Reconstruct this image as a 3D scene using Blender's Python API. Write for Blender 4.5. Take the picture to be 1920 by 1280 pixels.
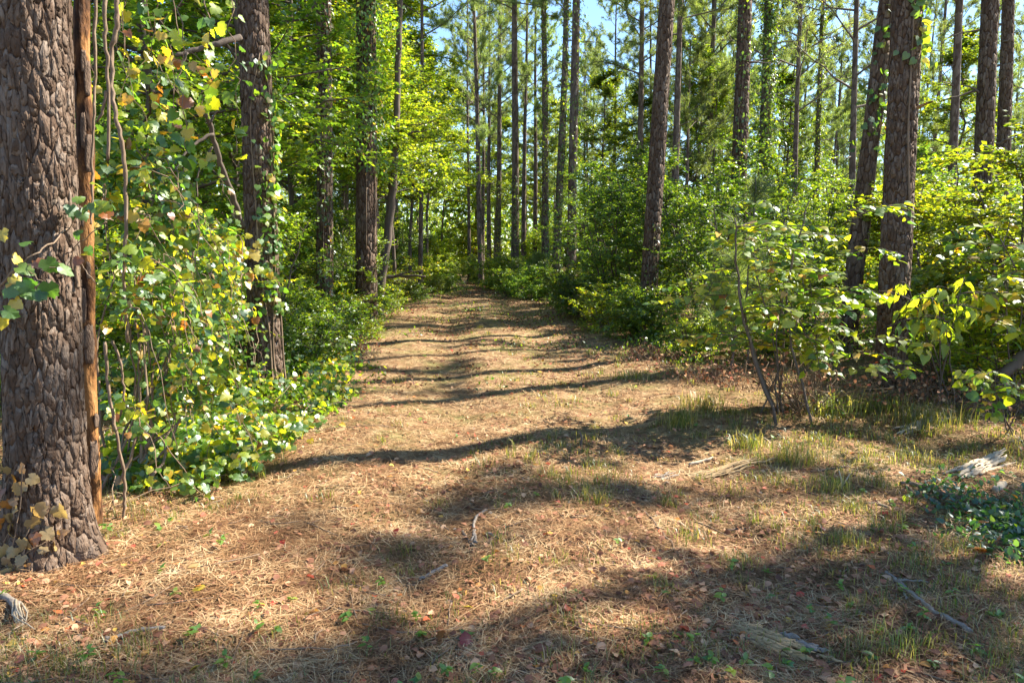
import bpy, math
import numpy as np
from mathutils import Vector, Matrix

for o in list(bpy.data.objects):
    bpy.data.objects.remove(o)
S = bpy.context.scene
COL = S.collection
PI = math.pi
R = math.radians

# ------------------------------------------------------------------ camera, sky, sun, exposure
CAMZ = 1.6
FPX = 1280.0
PITCH = math.atan(165 / FPX)
cam_d = bpy.data.cameras.new('camera')
cam_d.lens = 24.0
cam_d.sensor_width = 36.0
cam_d.clip_start = 0.05
cam_d.clip_end = 2000
cam = bpy.data.objects.new('camera', cam_d)
COL.objects.link(cam)
cam.location = (0, 0, CAMZ)
cam.rotation_euler = (PI / 2 - PITCH, 0, 0)
S.camera = cam

SUN_EL = R(42)
SUN_AZ = R(66)            # clockwise from +Y (straight ahead) towards +X (right)
world = bpy.data.worlds.new('World')
S.world = world
world.use_nodes = True
wn = world.node_tree
wn.nodes.clear()
w_out = wn.nodes.new('ShaderNodeOutputWorld')
w_bg = wn.nodes.new('ShaderNodeBackground')
w_sky = wn.nodes.new('ShaderNodeTexSky')
w_sky.sky_type = 'NISHITA'
w_sky.sun_disc = False
w_sky.sun_elevation = SUN_EL
w_sky.sun_rotation = SUN_AZ
w_sky.altitude = 0
w_sky.air_density = 1.0
w_sky.dust_density = 0.0
w_sky.ozone_density = 4.5
w_bg.inputs['Strength'].default_value = 0.092
wn.links.new(w_sky.outputs[0], w_bg.inputs['Color'])
wn.links.new(w_bg.outputs[0], w_out.inputs['Surface'])

sun_d = bpy.data.lights.new('sun', 'SUN')
sun_d.energy = 5.0
sun_d.angle = R(0.53)
sun_d.color = (1.0, 0.93, 0.79)
sun = bpy.data.objects.new('sun', sun_d)
COL.objects.link(sun)
sv = Vector((math.sin(SUN_AZ) * math.cos(SUN_EL), math.cos(SUN_AZ) * math.cos(SUN_EL), math.sin(SUN_EL)))
sun.rotation_euler = sv.to_track_quat('Z', 'Y').to_euler()
sun.location = sv * 60

S.view_settings.view_transform = 'Standard'
S.view_settings.look = 'None'
S.view_settings.gamma = 1.0
S.view_settings.use_curve_mapping = False
S.view_settings.exposure = 1.92
S.render.engine = 'CYCLES'
S.cycles.max_bounces = 8
S.cycles.diffuse_bounces = 4
S.cycles.glossy_bounces = 2
S.cycles.transmission_bounces = 4
S.cycles.transparent_max_bounces = 4
S.cycles.caustics_reflective = False
S.cycles.caustics_refractive = False
S.cycles.sample_clamp_indirect = 6.0

# ------------------------------------------------------------------ maths helpers
TAB = np.random.default_rng(5).random((256, 256))


def vn(x, y, seed=0):
    x = np.asarray(x, float) + seed * 17.31
    y = np.asarray(y, float) + seed * 41.77
    xi = np.floor(x).astype(int)
    yi = np.floor(y).astype(int)
    fx = x - xi
    fy = y - yi
    fx = fx * fx * (3 - 2 * fx)
    fy = fy * fy * (3 - 2 * fy)
    a = TAB[xi & 255, yi & 255]
    b = TAB[(xi + 1) & 255, yi & 255]
    c = TAB[xi & 255, (yi + 1) & 255]
    d = TAB[(xi + 1) & 255, (yi + 1) & 255]
    return (a * (1 - fx) + b * fx) * (1 - fy) + (c * (1 - fx) + d * fx) * fy


def gh(x, y):
    """height of the forest floor"""
    x = np.asarray(x, float)
    y = np.asarray(y, float)
    n = (vn(x * 0.45, y * 0.45, 1) - 0.5) * 0.07 + (vn(x * 1.6, y * 1.6, 2) - 0.5) * 0.06 + (vn(x * 4, y * 4, 3) - 0.5) * 0.05 + (vn(x * 9, y * 9, 4) - 0.5) * 0.02
    c = pc(y)
    side = np.abs(x - c)
    n = n * (0.55 + 0.45 * np.clip((side - 1.0) / 2.0, 0, 1))
    n = n - 0.05 * np.exp(-((side - 0.85) / 0.35) ** 2) + 0.05 * np.clip((side - 2.2) / 2.0, 0, 1)
    return n


def pc(y):
    y = np.asarray(y, float)
    return 0.75 - 0.085 * y


def phw(y):
    y = np.asarray(y, float)
    return np.where(y < 21, 2.3, np.clip(2.3 - (y - 21) * 0.17, 0.75, 3))


SP, CP = math.sin(PITCH), math.cos(PITCH)


def ray(px, py):
    cx = (px - 960) / FPX
    cy = (640 - py) / FPX
    return np.array((cx, CP + cy * SP, -SP + cy * CP))


def at(px, py, Y):
    d = ray(px, py)
    t = Y / d[1]
    return np.array((d[0] * t, Y, CAMZ + d[2] * t))


def on_ground(px, py):
    d = ray(px, py)
    z = 0.0
    for _ in range(6):
        t = (z - CAMZ) / d[2]
        z = float(gh(d[0] * t, d[1] * t))
    return np.array((d[0] * t, d[1] * t, z))


def project(P):
    P = np.asarray(P, float)
    x = P[..., 0]
    y = P[..., 1]
    z = P[..., 2] - CAMZ
    dep = y * CP - z * SP
    u = y * SP + z * CP
    return 960 + FPX * x / dep, 640 - FPX * u / dep, dep


def nrm(a):
    return a / np.maximum(np.linalg.norm(a, axis=-1, keepdims=True), 1e-9)


# ------------------------------------------------------------------ mesh helpers
def mesh_from(name, V, faces, mats, attrs=None, smooth=False, midx=None):
    """faces: list of int arrays (n,k)"""
    me = bpy.data.meshes.new(name)
    V = np.asarray(V, np.float32)
    me.vertices.add(len(V))
    me.vertices.foreach_set('co', V.ravel())
    faces = [np.asarray(f, np.int32) for f in faces if len(f)]
    idx = np.concatenate([f.ravel() for f in faces])
    tot = np.concatenate([np.full(len(f), f.shape[1], np.int32) for f in faces])
    start = np.concatenate([[0], np.cumsum(tot)[:-1]]).astype(np.int32)
    me.loops.add(len(idx))
    me.loops.foreach_set('vertex_index', idx)
    me.polygons.add(len(tot))
    me.polygons.foreach_set('loop_start', start)
    me.polygons.foreach_set('loop_total', tot)
    if smooth:
        me.polygons.foreach_set('use_smooth', np.ones(len(tot), bool))
    for m in (mats if isinstance(mats, (list, tuple)) else [mats]):
        me.materials.append(m)
    if midx is not None:
        me.polygons.foreach_set('material_index', np.asarray(midx, np.int32))
    me.update(calc_edges=True)
    for k, a in (attrs or {}).items():
        at_ = me.attributes.new(k, 'FLOAT', 'POINT')
        at_.data.foreach_set('value', np.asarray(a, np.float32))
    return me


def link(name, me, parent=None, loc=None):
    o = bpy.data.objects.new(name, me)
    COL.objects.link(o)
    if parent is not None:
        o.parent = parent
    if loc is not None:
        o.location = loc
    return o


def tag(o, label=None, cat=None, group=None, kind=None):
    if label:
        o['label'] = label
    if cat:
        o['category'] = cat
    if group:
        o['group'] = group
    if kind:
        o['kind'] = kind
    return o


def thing(name, label, cat, loc, group=None, rz=0, sc=1):
    o = bpy.data.objects.new(name, None)
    o.empty_display_size = 0.1
    COL.objects.link(o)
    o.location = loc
    o.rotation_euler = (0, 0, rz)
    o.scale = (sc, sc, sc) if np.isscalar(sc) else sc
    return tag(o, label, cat, group)


def copy_thing(src, loc, rz, sc, label, cat=None, group=None):
    c = src.copy()
    COL.objects.link(c)
    c.location = loc
    c.rotation_euler = (0, 0, rz)
    c.scale = (sc, sc, sc) if np.isscalar(sc) else sc
    c['label'] = label
    if cat:
        c['category'] = cat
    if group:
        c['group'] = group
    elif 'group' in c:
        del c['group']
    for ch in list(src.children):
        d = ch.copy()
        COL.objects.link(d)
        d.parent = c
    return c


class Tubes:
    def __init__(self):
        self.V, self.Q, self.T, self.n = [], [], [], 0

    def add(self, pts, rad, sides=5, cap=True):
        pts = np.asarray(pts, float)
        n = len(pts)
        rad = np.broadcast_to(np.asarray(rad, float), (n,))
        tan = nrm(np.gradient(pts, axis=0))
        ref = np.array((0, 0, 1.0)) if abs(tan[0][2]) < 0.8 else np.array((1.0, 0, 0))
        u = nrm(np.cross(tan, ref))
        v = np.cross(tan, u)
        a = np.arange(sides) / sides * 2 * PI
        ring = pts[:, None, :] + rad[:, None, None] * (np.cos(a)[None, :, None] * u[:, None, :] + np.sin(a)[None, :, None] * v[:, None, :])
        V = ring.reshape(-1, 3)
        i = np.arange(n - 1)[:, None] * sides
        j = np.arange(sides)[None, :]
        k = (j + 1) % sides
        Q = np.stack([i + j, i + k, i + sides + k, i + sides + j], -1).reshape(-1, 4) + self.n
        self.V.append(V)
        self.Q.append(Q)
        nv = len(V)
        if cap:
            self.V.append(np.array([pts[0], pts[-1]]))
            b = self.n + nv
            e = self.n + (n - 1) * sides
            j = np.arange(sides)
            k = (j + 1) % sides
            self.T.append(np.stack([np.full(sides, b), self.n + k, self.n + j], -1))
            self.T.append(np.stack([np.full(sides, b + 1), e + j, e + k], -1))
            nv += 2
        self.n += nv

    def mesh(self, name, mat, smooth=True):
        return mesh_from(name, np.concatenate(self.V), [np.concatenate(self.Q)] + ([np.concatenate(self.T)] if self.T else []), mat, smooth=smooth)


# leaf templates: x along the leaf, y across, z up; triangles
def t_kite():
    V = np.array([(0, 0, 0), (.45, .30, .06), (1, 0, -.06), (.45, -.30, .06)])
    return V, np.array([(0, 2, 1), (0, 3, 2)])


def t_ovate(w=.28, droop=.12):
    V = np.array([(0, 0, 0), (.5, 0, 0), (1, 0, -droop), (.25, w, .05), (.65, w * .8, .02), (.25, -w, .05), (.65, -w * .8, .02)])
    return V, np.array([(0, 1, 3), (3, 1, 4), (1, 2, 4), (1, 0, 5), (1, 5, 6), (2, 1, 6)])


def t_heart():
    V = np.array([(0.08, 0, 0), (.5, 0, .02), (1, 0, -.14), (-.06, .24, -.01), (.12, .46, -.03), (.42, .47, .0), (.74, .25, -.03),
                  (-.06, -.24, -.01), (.12, -.46, -.03), (.42, -.47, .0), (.74, -.25, -.03)])
    return V, np.array([(0, 1, 3), (3, 1, 4), (4, 1, 5), (5, 1, 6), (6, 1, 2), (1, 0, 7), (1, 7, 8), (1, 8, 9), (1, 9, 10), (1, 10, 2)])


def t_grape(cup=.10):
    a = [(.06, 0), (-.12, .2), (.02, .42), (.2, .56), (.36, .43), (.5, .5), (.66, .33), (.76, .34), (.84, .16), (1.02, 0)]
    pts = a + [(x, -y) for x, y in a[-2:0:-1]]
    rs = np.random.default_rng(3)
    V = [(.4, 0, 0.03)] + [(x, y, -cup * (abs(y) * 1.3) ** 2 - .1 * max(0, x - .5) + rs.uniform(-.03, .03)) for x, y in pts]
    n = len(pts)
    return np.array(V), np.array([(0, 1 + (i + 1) % n, 1 + i) for i in range(n)])


def t_lance():
    return t_ovate(.2, .22)


def t_curled():
    V = np.array([(0, 0, 0), (.5, 0, .12), (1, 0, .02), (.3, .32, .16), (.7, .26, .2), (.3, -.3, .2), (.7, -.28, .06)])
    return V, np.array([(0, 1, 3), (3, 1, 4), (1, 2, 4), (1, 0, 5), (1, 5, 6), (2, 1, 6)])


def leaf_cloud(pos, d, n, size, tpl):
    """pos, d (along), n (normal): (N,3); size (N,)"""
    TV, TF = tpl
    d = nrm(d)
    s = nrm(np.cross(n, d))
    n = np.cross(d, s)
    size = np.asarray(size)[:, None, None]
    V = pos[:, None, :] + size * (TV[None, :, 0:1] * d[:, None, :] + TV[None, :, 1:2] * s[:, None, :] + TV[None, :, 2:3] * n[:, None, :])
    F = TF[None] + (np.arange(len(pos)) * len(TV))[:, None, None]
    return V.reshape(-1, 3), F.reshape(-1, 3)


# ------------------------------------------------------------------ materials
def new_mat(name):
    m = bpy.data.materials.new(name)
    m.use_nodes = True
    nt = m.node_tree
    nt.nodes.clear()
    return m, nt, nt.nodes, nt.links


def ramp_node(N, stops, interp='LINEAR'):
    r = N.new('ShaderNodeValToRGB')
    cr = r.color_ramp
    cr.interpolation = interp
    while len(cr.elements) < len(stops):
        cr.elements.new(0.5)
    for e, (p, c) in zip(cr.elements, stops):
        e.position = p
        e.color = (c[0], c[1], c[2], 1)
    return r


def leaf_mat(name, stops, trans=.55, tval=2.5, gloss=.05, rough=.42, rand='island', hue_jit=.015, val_jit=.35, ttint=(1.0, .96, .45)):
    m, nt, N, L = new_mat(name)
    out = N.new('ShaderNodeOutputMaterial')
    geo = N.new('ShaderNodeNewGeometry')
    oi = N.new('ShaderNodeObjectInfo')
    r = ramp_node(N, stops)
    L.new((geo.outputs['Random Per Island'] if rand == 'island' else oi.outputs['Random']), r.inputs[0])
    hs = N.new('ShaderNodeHueSaturation')
    if rand == 'island':
        mh = N.new('ShaderNodeMapRange')
        mh.inputs['To Min'].default_value = .5 - hue_jit
        mh.inputs['To Max'].default_value = .5 + hue_jit * .6
        L.new(oi.outputs['Random'], mh.inputs['Value'])
        L.new(mh.outputs[0], hs.inputs['Hue'])
        mv = N.new('ShaderNodeMapRange')
        mv.inputs['To Min'].default_value = 1 - val_jit
        mv.inputs['To Max'].default_value = 1 + val_jit
        wnz = N.new('ShaderNodeTexWhiteNoise')
        wnz.noise_dimensions = '1D'
        L.new(oi.outputs['Random'], wnz.inputs['W'])
        L.new(wnz.outputs['Value'], mv.inputs['Value'])
        L.new(mv.outputs[0], hs.inputs['Value'])
    else:
        # big single leaves: blotchy wear that belongs to the leaf
        tc = N.new('ShaderNodeTexCoord')
        nz = N.new('ShaderNodeTexNoise')
        nz.inputs['Scale'].default_value = 28
        nz.inputs['Detail'].default_value = 3
        L.new(tc.outputs['Object'], nz.inputs['Vector'])
        mv = N.new('ShaderNodeMapRange')
        mv.inputs['From Min'].default_value = .3
        mv.inputs['From Max'].default_value = .7
        mv.inputs['To Min'].default_value = .75
        mv.inputs['To Max'].default_value = 1.25
        L.new(nz.outputs[0], mv.inputs['Value'])
        L.new(mv.outputs[0], hs.inputs['Value'])
    L.new(r.outputs[0], hs.inputs['Color'])
    dif = N.new('ShaderNodeBsdfDiffuse')
    L.new(hs.outputs[0], dif.inputs['Color'])
    tr = N.new('ShaderNodeBsdfTranslucent')
    mx = N.new('ShaderNodeMix')
    mx.data_type = 'RGBA'
    mx.blend_type = 'MULTIPLY'
    mx.inputs['Factor'].default_value = 1
    mx.inputs['B'].default_value = (tval * ttint[0], tval * ttint[1], tval * ttint[2], 1)
    L.new(hs.outputs[0], mx.inputs['A'])
    L.new(mx.outputs['Result'], tr.inputs['Color'])
    ms = N.new('ShaderNodeMixShader')
    ms.inputs[0].default_value = trans
    L.new(dif.outputs[0], ms.inputs[1])
    L.new(tr.outputs[0], ms.inputs[2])
    gl = N.new('ShaderNodeBsdfGlossy')
    gl.inputs['Roughness'].default_value = rough
    gl.inputs['Color'].default_value = (.9, .95, 1, 1)
    mg = N.new('ShaderNodeMixShader')
    mg.inputs[0].default_value = gloss
    L.new(ms.outputs[0], mg.inputs[1])
    L.new(gl.outputs[0], mg.inputs[2])
    L.new(mg.outputs[0], out.inputs['Surface'])
    return m


def rough_mat(name, stops, scale=(8, 8, 8), detail=6, rough=.9, bump=.4, bscale=40, bdist=.01, island=0.0, attr=None, spec=.2):
    m, nt, N, L = new_mat(name)
    out = N.new('ShaderNodeOutputMaterial')
    p = N.new('ShaderNodeBsdfPrincipled')
    p.inputs['Roughness'].default_value = rough
    p.inputs['Specular IOR Level'].default_value = spec
    tc = N.new('ShaderNodeTexCoord')
    mp = N.new('ShaderNodeMapping')
    mp.inputs['Scale'].default_value = scale
    L.new(tc.outputs['Object'], mp.inputs['Vector'])
    nz = N.new('ShaderNodeTexNoise')
    nz.inputs['Scale'].default_value = 1
    nz.inputs['Detail'].default_value = detail
    nz.inputs['Roughness'].default_value = .65
    L.new(mp.outputs[0], nz.inputs['Vector'])
    fac = nz.outputs[0]
    if island or attr:
        mix = N.new('ShaderNodeMix')
        mix.data_type = 'FLOAT'
        mix.inputs['Factor'].default_value = island or .55
        L.new(fac, mix.inputs['A'])
        if attr:
            a = N.new('ShaderNodeAttribute')
            a.attribute_name = attr
            L.new(a.outputs['Fac'], mix.inputs['B'])
        else:
            g = N.new('ShaderNodeNewGeometry')
            L.new(g.outputs['Random Per Island'], mix.inputs['B'])
        fac = mix.outputs[0]
    r = ramp_node(N, stops)
    L.new(fac, r.inputs[0])
    L.new(r.outputs[0], p.inputs['Base Color'])
    if bump:
        nb = N.new('ShaderNodeTexNoise')
        nb.inputs['Scale'].default_value = bscale
        nb.inputs['Detail'].default_value = 5
        L.new(mp.outputs[0], nb.inputs['Vector'])
        b = N.new('ShaderNodeBump')
        b.inputs['Strength'].default_value = bump
        b.inputs['Distance'].default_value = bdist
        L.new(nb.outputs[0], b.inputs['Height'])
        L.new(b.outputs[0], p.inputs['Normal'])
    L.new(p.outputs[0], out.inputs['Surface'])
    return m


def far_bark(name):
    m, nt, N, L = new_mat(name)
    out = N.new('ShaderNodeOutputMaterial')
    p = N.new('ShaderNodeBsdfPrincipled')
    p.inputs['Roughness'].default_value = .9
    p.inputs['Specular IOR Level'].default_value = .15
    tc = N.new('ShaderNodeTexCoord')
    mp = N.new('ShaderNodeMapping')
    mp.inputs['Scale'].default_value = (14, 14, 6)
    L.new(tc.outputs['Object'], mp.inputs['Vector'])
    v = N.new('ShaderNodeTexVoronoi')
    v.feature = 'F1'
    v.inputs['Scale'].default_value = 1
    L.new(mp.outputs[0], v.inputs['Vector'])
    r = ramp_node(N, [(0, (.075, .05, .038)), (.5, (.125, .092, .074)), (1, (.19, .15, .125))])
    sep = N.new('ShaderNodeSeparateColor')
    L.new(v.outputs['Color'], sep.inputs[0])
    L.new(sep.outputs[0], r.inputs[0])
    L.new(r.outputs[0], p.inputs['Base Color'])
    b = N.new('ShaderNodeBump')
    b.invert = True
    b.inputs['Strength'].default_value = .8
    b.inputs['Distance'].default_value = .02
    L.new(v.outputs['Distance'], b.inputs['Height'])
    L.new(b.outputs[0], p.inputs['Normal'])
    L.new(p.outputs[0], out.inputs['Surface'])
    return m


M_bark = rough_mat('pine_bark_plates', [(.2, (.055, .031, .019)), (.42, (.095, .060, .040)), (.56, (.138, .095, .068)), (.70, (.19, .143, .110)), (.9, (.28, .228, .19))],
                   scale=(40, 40, 16), detail=10, rough=.88, bump=1.0, bscale=3.5, bdist=.009, island=.34)
M_innerbark = rough_mat('bark_fissure', [(.2, (.045, .026, .018)), (.8, (.10, .06, .042))], scale=(20, 20, 8), bump=.5, bscale=4)
M_farbark = far_bark('pine_bark')
M_wood = rough_mat('twig_bark', [(.2, (.07, .052, .04)), (.8, (.16, .125, .10))], scale=(10, 10, 4), bump=.3, bscale=6)
M_vinebark = rough_mat('vine_bark', [(.2, (.12, .075, .045)), (.55, (.20, .14, .095)), (.85, (.30, .23, .17))], scale=(30, 30, 6), bump=.6, bscale=3)
M_limb = rough_mat('pine_limb_bark', [(.2, (.10, .075, .06)), (.8, (.20, .16, .135))], scale=(8, 8, 5), bump=0)
M_grey = rough_mat('weathered_stick', [(.2, (.14, .11, .085)), (.55, (.24, .20, .165)), (.85, (.36, .32, .275))], scale=(40, 40, 40), bump=.4, bscale=2)
M_pale = rough_mat('bleached_wood', [(.2, (.22, .155, .10)), (.5, (.40, .32, .225)), (.85, (.56, .47, .35))], scale=(8, 50, 30), bump=.6, bscale=2, bdist=.008)
M_rot = rough_mat('rotten_wood', [(.2, (.20, .12, .06)), (.5, (.36, .24, .12)), (.85, (.50, .37, .21))], scale=(10, 60, 40), bump=.6, bscale=2, bdist=.006, island=.4)
M_snag = rough_mat('barkless_snag', [(.38, (.025, .013, .008)), (.47, (.09, .04, .017)), (.54, (.27, .125, .042)), (.62, (.36, .19, .07)), (.8, (.50, .31, .14))], scale=(9, 9, 3.2), detail=10, bump=1.0, bscale=5, bdist=.02)

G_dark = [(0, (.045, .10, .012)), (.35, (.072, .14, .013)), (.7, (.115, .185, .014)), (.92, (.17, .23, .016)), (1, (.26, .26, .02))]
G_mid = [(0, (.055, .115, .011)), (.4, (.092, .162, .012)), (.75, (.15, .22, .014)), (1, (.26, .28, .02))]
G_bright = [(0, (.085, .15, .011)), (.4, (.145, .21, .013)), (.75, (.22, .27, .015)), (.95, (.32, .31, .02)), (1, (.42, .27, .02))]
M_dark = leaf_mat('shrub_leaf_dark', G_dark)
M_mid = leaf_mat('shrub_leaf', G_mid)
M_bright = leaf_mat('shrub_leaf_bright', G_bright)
M_maple = leaf_mat('maple_leaf', [(0, (.07, .13, .011)), (.4, (.115, .18, .012)), (.75, (.19, .25, .015)), (1, (.29, .29, .02))])
M_vineleaf = leaf_mat('vine_leaf_mass', [(0, (.045, .11, .02)), (.35, (.08, .16, .022)), (.6, (.15, .22, .02)), (.82, (.31, .31, .02)), (.94, (.48, .36, .02)), (1, (.42, .17, .02))], gloss=.06)
M_ivy = leaf_mat('creeper_leaf', [(0, (.045, .10, .015)), (.5, (.085, .16, .018)), (.85, (.15, .21, .018)), (.95, (.30, .26, .04)), (1, (.4, .2, .04))])
M_cover = leaf_mat('ground_vine_leaf', [(0, (.05, .115, .012)), (.35, (.085, .16, .014)), (.62, (.16, .23, .016)), (.85, (.34, .33, .02)), (.95, (.46, .35, .03)), (1, (.36, .16, .03))], gloss=.06)
M_bluecover = leaf_mat('ground_ivy_leaf', [(0, (.022, .07, .025)), (.5, (.038, .095, .03)), (.85, (.065, .135, .035)), (1, (.14, .19, .04))], gloss=.06)
M_needle = leaf_mat('pine_needle', [(0, (.10, .155, .035)), (.5, (.17, .225, .05)), (1, (.27, .30, .08))], trans=.5, tval=2.1, gloss=.06, rough=.5, ttint=(1, 1, .6))
M_grass = leaf_mat('grass_blade', [(0, (.08, .13, .02)), (.4, (.16, .20, .03)), (.7, (.32, .29, .08)), (1, (.52, .41, .18))], tval=1.5, gloss=.04)
M_seed = leaf_mat('seedling_leaf', [(0, (.06, .15, .03)), (.6, (.12, .23, .04)), (1, (.25, .30, .05))])
M_straw = leaf_mat('fallen_needle', [(0, (.10, .048, .022)), (.28, (.20, .092, .04)), (.55, (.39, .225, .105)), (.82, (.64, .45, .245)), (.93, (.70, .55, .34)), (1, (.46, .38, .29))], trans=.15, tval=1, gloss=.02, rough=.65, ttint=(1, 1, 1))
# needles lie in fresher tan drifts and older brown patches
_nt = M_straw.node_tree
_r = [n for n in _nt.nodes if n.type == 'VALTORGB'][0]
_src = _r.inputs[0].links[0].from_socket
_tc = _nt.nodes.new('ShaderNodeTexCoord')
_nz = _nt.nodes.new('ShaderNodeTexNoise')
_nz.inputs['Scale'].default_value = 2.6
_nz.inputs['Detail'].default_value = 4
_nt.links.new(_tc.outputs['Object'], _nz.inputs['Vector'])
_mr = _nt.nodes.new('ShaderNodeMapRange')
_mr.inputs['From Min'].default_value = .3
_mr.inputs['From Max'].default_value = .7
_nt.links.new(_nz.outputs[0], _mr.inputs['Value'])
_mx = _nt.nodes.new('ShaderNodeMix')
_mx.data_type = 'FLOAT'
_mx.inputs['Factor'].default_value = .45
_nt.links.new(_src, _mx.inputs['A'])
_nt.links.new(_mr.outputs[0], _mx.inputs['B'])
_nt.links.new(_mx.outputs[0], _r.inputs[0])
M_litter = leaf_mat('dead_leaf', [(0, (.09, .04, .022)), (.35, (.20, .09, .045)), (.65, (.33, .16, .08)), (.86, (.46, .30, .17)), (.95, (.36, .06, .03)), (1, (.5, .36, .07))], trans=.2, tval=1.1, gloss=.015, rough=.7, ttint=(1, 1, .9))
# single leaves (one object each)
L_green = leaf_mat('leaf_green', [(0, (.045, .11, .02)), (.5, (.08, .16, .025)), (1, (.15, .23, .02))], rand='object', gloss=.045, rough=.5)
L_lime = leaf_mat('leaf_lime', [(0, (.19, .27, .015)), (.6, (.29, .34, .018)), (1, (.42, .38, .02))], rand='object', gloss=.045, rough=.5, trans=.62)
L_yellow = leaf_mat('leaf_yellow', [(0, (.44, .36, .03)), (.6, (.58, .42, .03)), (1, (.60, .33, .035))], rand='object', gloss=.06, tval=1.4)
L_orange = leaf_mat('leaf_orange', [(0, (.46, .22, .035)), (.5, (.36, .13, .03)), (1, (.24, .09, .03))], rand='object', gloss=.05, tval=1.2)
L_tan = leaf_mat('leaf_dried', [(0, (.34, .24, .11)), (.6, (.46, .33, .14)), (1, (.42, .21, .09))], rand='object', gloss=.04, tval=1.1, ttint=(1, .95, .6))
L_red = leaf_mat('leaf_red', [(0, (.28, .025, .02)), (.5, (.36, .06, .025)), (1, (.30, .11, .04))], rand='object', gloss=.05, tval=1.1, ttint=(1, .9, .7))


def ground_mat(name, path):
    m, nt, N, L = new_mat(name)
    out = N.new('ShaderNodeOutputMaterial')
    p = N.new('ShaderNodeBsdfPrincipled')
    p.inputs['Roughness'].default_value = .95
    p.inputs['Specular IOR Level'].default_value = .1
    tc = N.new('ShaderNodeTexCoord')

    def noise(scale, det=6, ro=.65):
        n = N.new('ShaderNodeTexNoise')
        n.inputs['Scale'].default_value = scale
        n.inputs['Detail'].default_value = det
        n.inputs['Roughness'].default_value = ro
        L.new(tc.outputs['Object'], n.inputs['Vector'])
        return n
    fine = noise(38, 8, .75)
    big = noise(1.4, 6)
    mid = noise(7, 5, .7)
    if path:
        r = ramp_node(N, [(.34, (.06, .034, .019)), (.46, (.17, .10, .054)), (.54, (.31, .20, .108)), (.66, (.50, .37, .22))])
    else:
        r = ramp_node(N, [(.28, (.06, .038, .022)), (.48, (.14, .085, .045)), (.62, (.24, .15, .075)), (.78, (.38, .27, .15))])
    fm = N.new('ShaderNodeMix')
    fm.data_type = 'FLOAT'
    fm.inputs['Factor'].default_value = .6
    L.new(fine.outputs[0], fm.inputs['A'])
    L.new(mid.outputs[0], fm.inputs['B'])
    L.new(fm.outputs[0], r.inputs[0])
    g = N.new('ShaderNodeMix')
    g.data_type = 'RGBA'
    rr = ramp_node(N, [(.46, (0, 0, 0)), (.66, (.7, .7, .7))])
    L.new(big.outputs[0], rr.inputs[0])
    L.new(rr.outputs[0], g.inputs['Factor'])
    L.new(r.outputs[0], g.inputs['A'])
    g.inputs['B'].default_value = (.17, .17, .055, 1)
    L.new(g.outputs['Result'], p.inputs['Base Color'])
    b = N.new('ShaderNodeBump')
    b.inputs['Strength'].default_value = .9
    b.inputs['Distance'].default_value = .03
    n2 = noise(24, 8, .7)
    L.new(n2.outputs[0], b.inputs['Height'])
    L.new(b.outputs[0], p.inputs['Normal'])
    L.new(p.outputs[0], out.inputs['Surface'])
    return m


M_ground = ground_mat('forest_floor', False)
M_path = ground_mat('path_litter', True)

# ------------------------------------------------------------------ ground and path
def spaced(a, b, lo, hi, step, grow):
    mid = list(np.arange(lo, hi + 1e-6, step))
    s = step
    up = [mid[-1]]
    while up[-1] < b:
        s *= grow
        up.append(up[-1] + s)
    s = step
    dn = [mid[0]]
    while dn[-1] > a:
        s *= grow
        dn.append(dn[-1] - s)
    return np.array(dn[:0:-1] + mid + up[1:])


gx = spaced(-420, 420, -5.2, 6.0, .075, 1.09)
gy = spaced(-80, 620, 2.0, 12.0, .075, 1.065)
GX, GY = np.meshgrid(gx, gy)
GZ = gh(GX, GY)
far = np.clip((np.hypot(GX, GY) - 90) / 60, 0, 1)
GZ = GZ * (1 - far)
V = np.stack([GX, GY, GZ], -1).reshape(-1, 3)
nx, ny = len(gx), len(gy)
ii, jj = np.meshgrid(np.arange(ny - 1), np.arange(nx - 1), indexing='ij')
Q = np.stack([ii * nx + jj, ii * nx + jj + 1, (ii + 1) * nx + jj + 1, (ii + 1) * nx + jj], -1).reshape(-1, 4)
g = link('ground', mesh_from('ground', V, [Q], M_ground, smooth=True))
tag(g, 'forest floor of brown pine needles and leaf litter', None, kind='structure')
# the path: its own sheet 4 mm above, ragged edged
yy = np.concatenate([np.arange(-3, 14, .12), np.arange(14, 60, .3)])
uu = np.linspace(-1, 1, 61)
YY, UU = np.meshgrid(yy, uu, indexing='ij')
edge = phw(YY) * (1 + .34 * (vn(YY * .5, UU * 0 + np.sign(UU) * 3, 7) - .5) + .14 * (vn(YY * 3, np.sign(UU) * 5, 8) - .5))
XX = pc(YY) + UU * edge
# height sampled from the ground grid itself (bilinear) so that the sheet stays above it


def grid_h(x, y):
    i = np.clip(np.searchsorted(gy, y) - 1, 0, ny - 2)
    j = np.clip(np.searchsorted(gx, x) - 1, 0, nx - 2)
    fx = (x - gx[j]) / (gx[j + 1] - gx[j])
    fy = (y - gy[i]) / (gy[i + 1] - gy[i])
    return (GZ[i, j] * (1 - fx) + GZ[i, j + 1] * fx) * (1 - fy) + (GZ[i + 1, j] * (1 - fx) + GZ[i + 1, j + 1] * fx) * fy


ZZ = grid_h(XX, YY) + .004 + .014 * (1 - np.abs(UU) ** 6)
V = np.stack([XX, YY, ZZ], -1).reshape(-1, 3)
a_, b_ = len(yy), len(uu)
ii, jj = np.meshgrid(np.arange(a_ - 1), np.arange(b_ - 1), indexing='ij')
Q = np.stack([ii * b_ + jj, ii * b_ + jj + 1, (ii + 1) * b_ + jj + 1, (ii + 1) * b_ + jj], -1).reshape(-1, 4)
pth = link('path', mesh_from('path', V, [Q], M_path, smooth=True))
tag(pth, 'sunlit track of dry pine straw running away between the trees', None, kind='structure')


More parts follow.
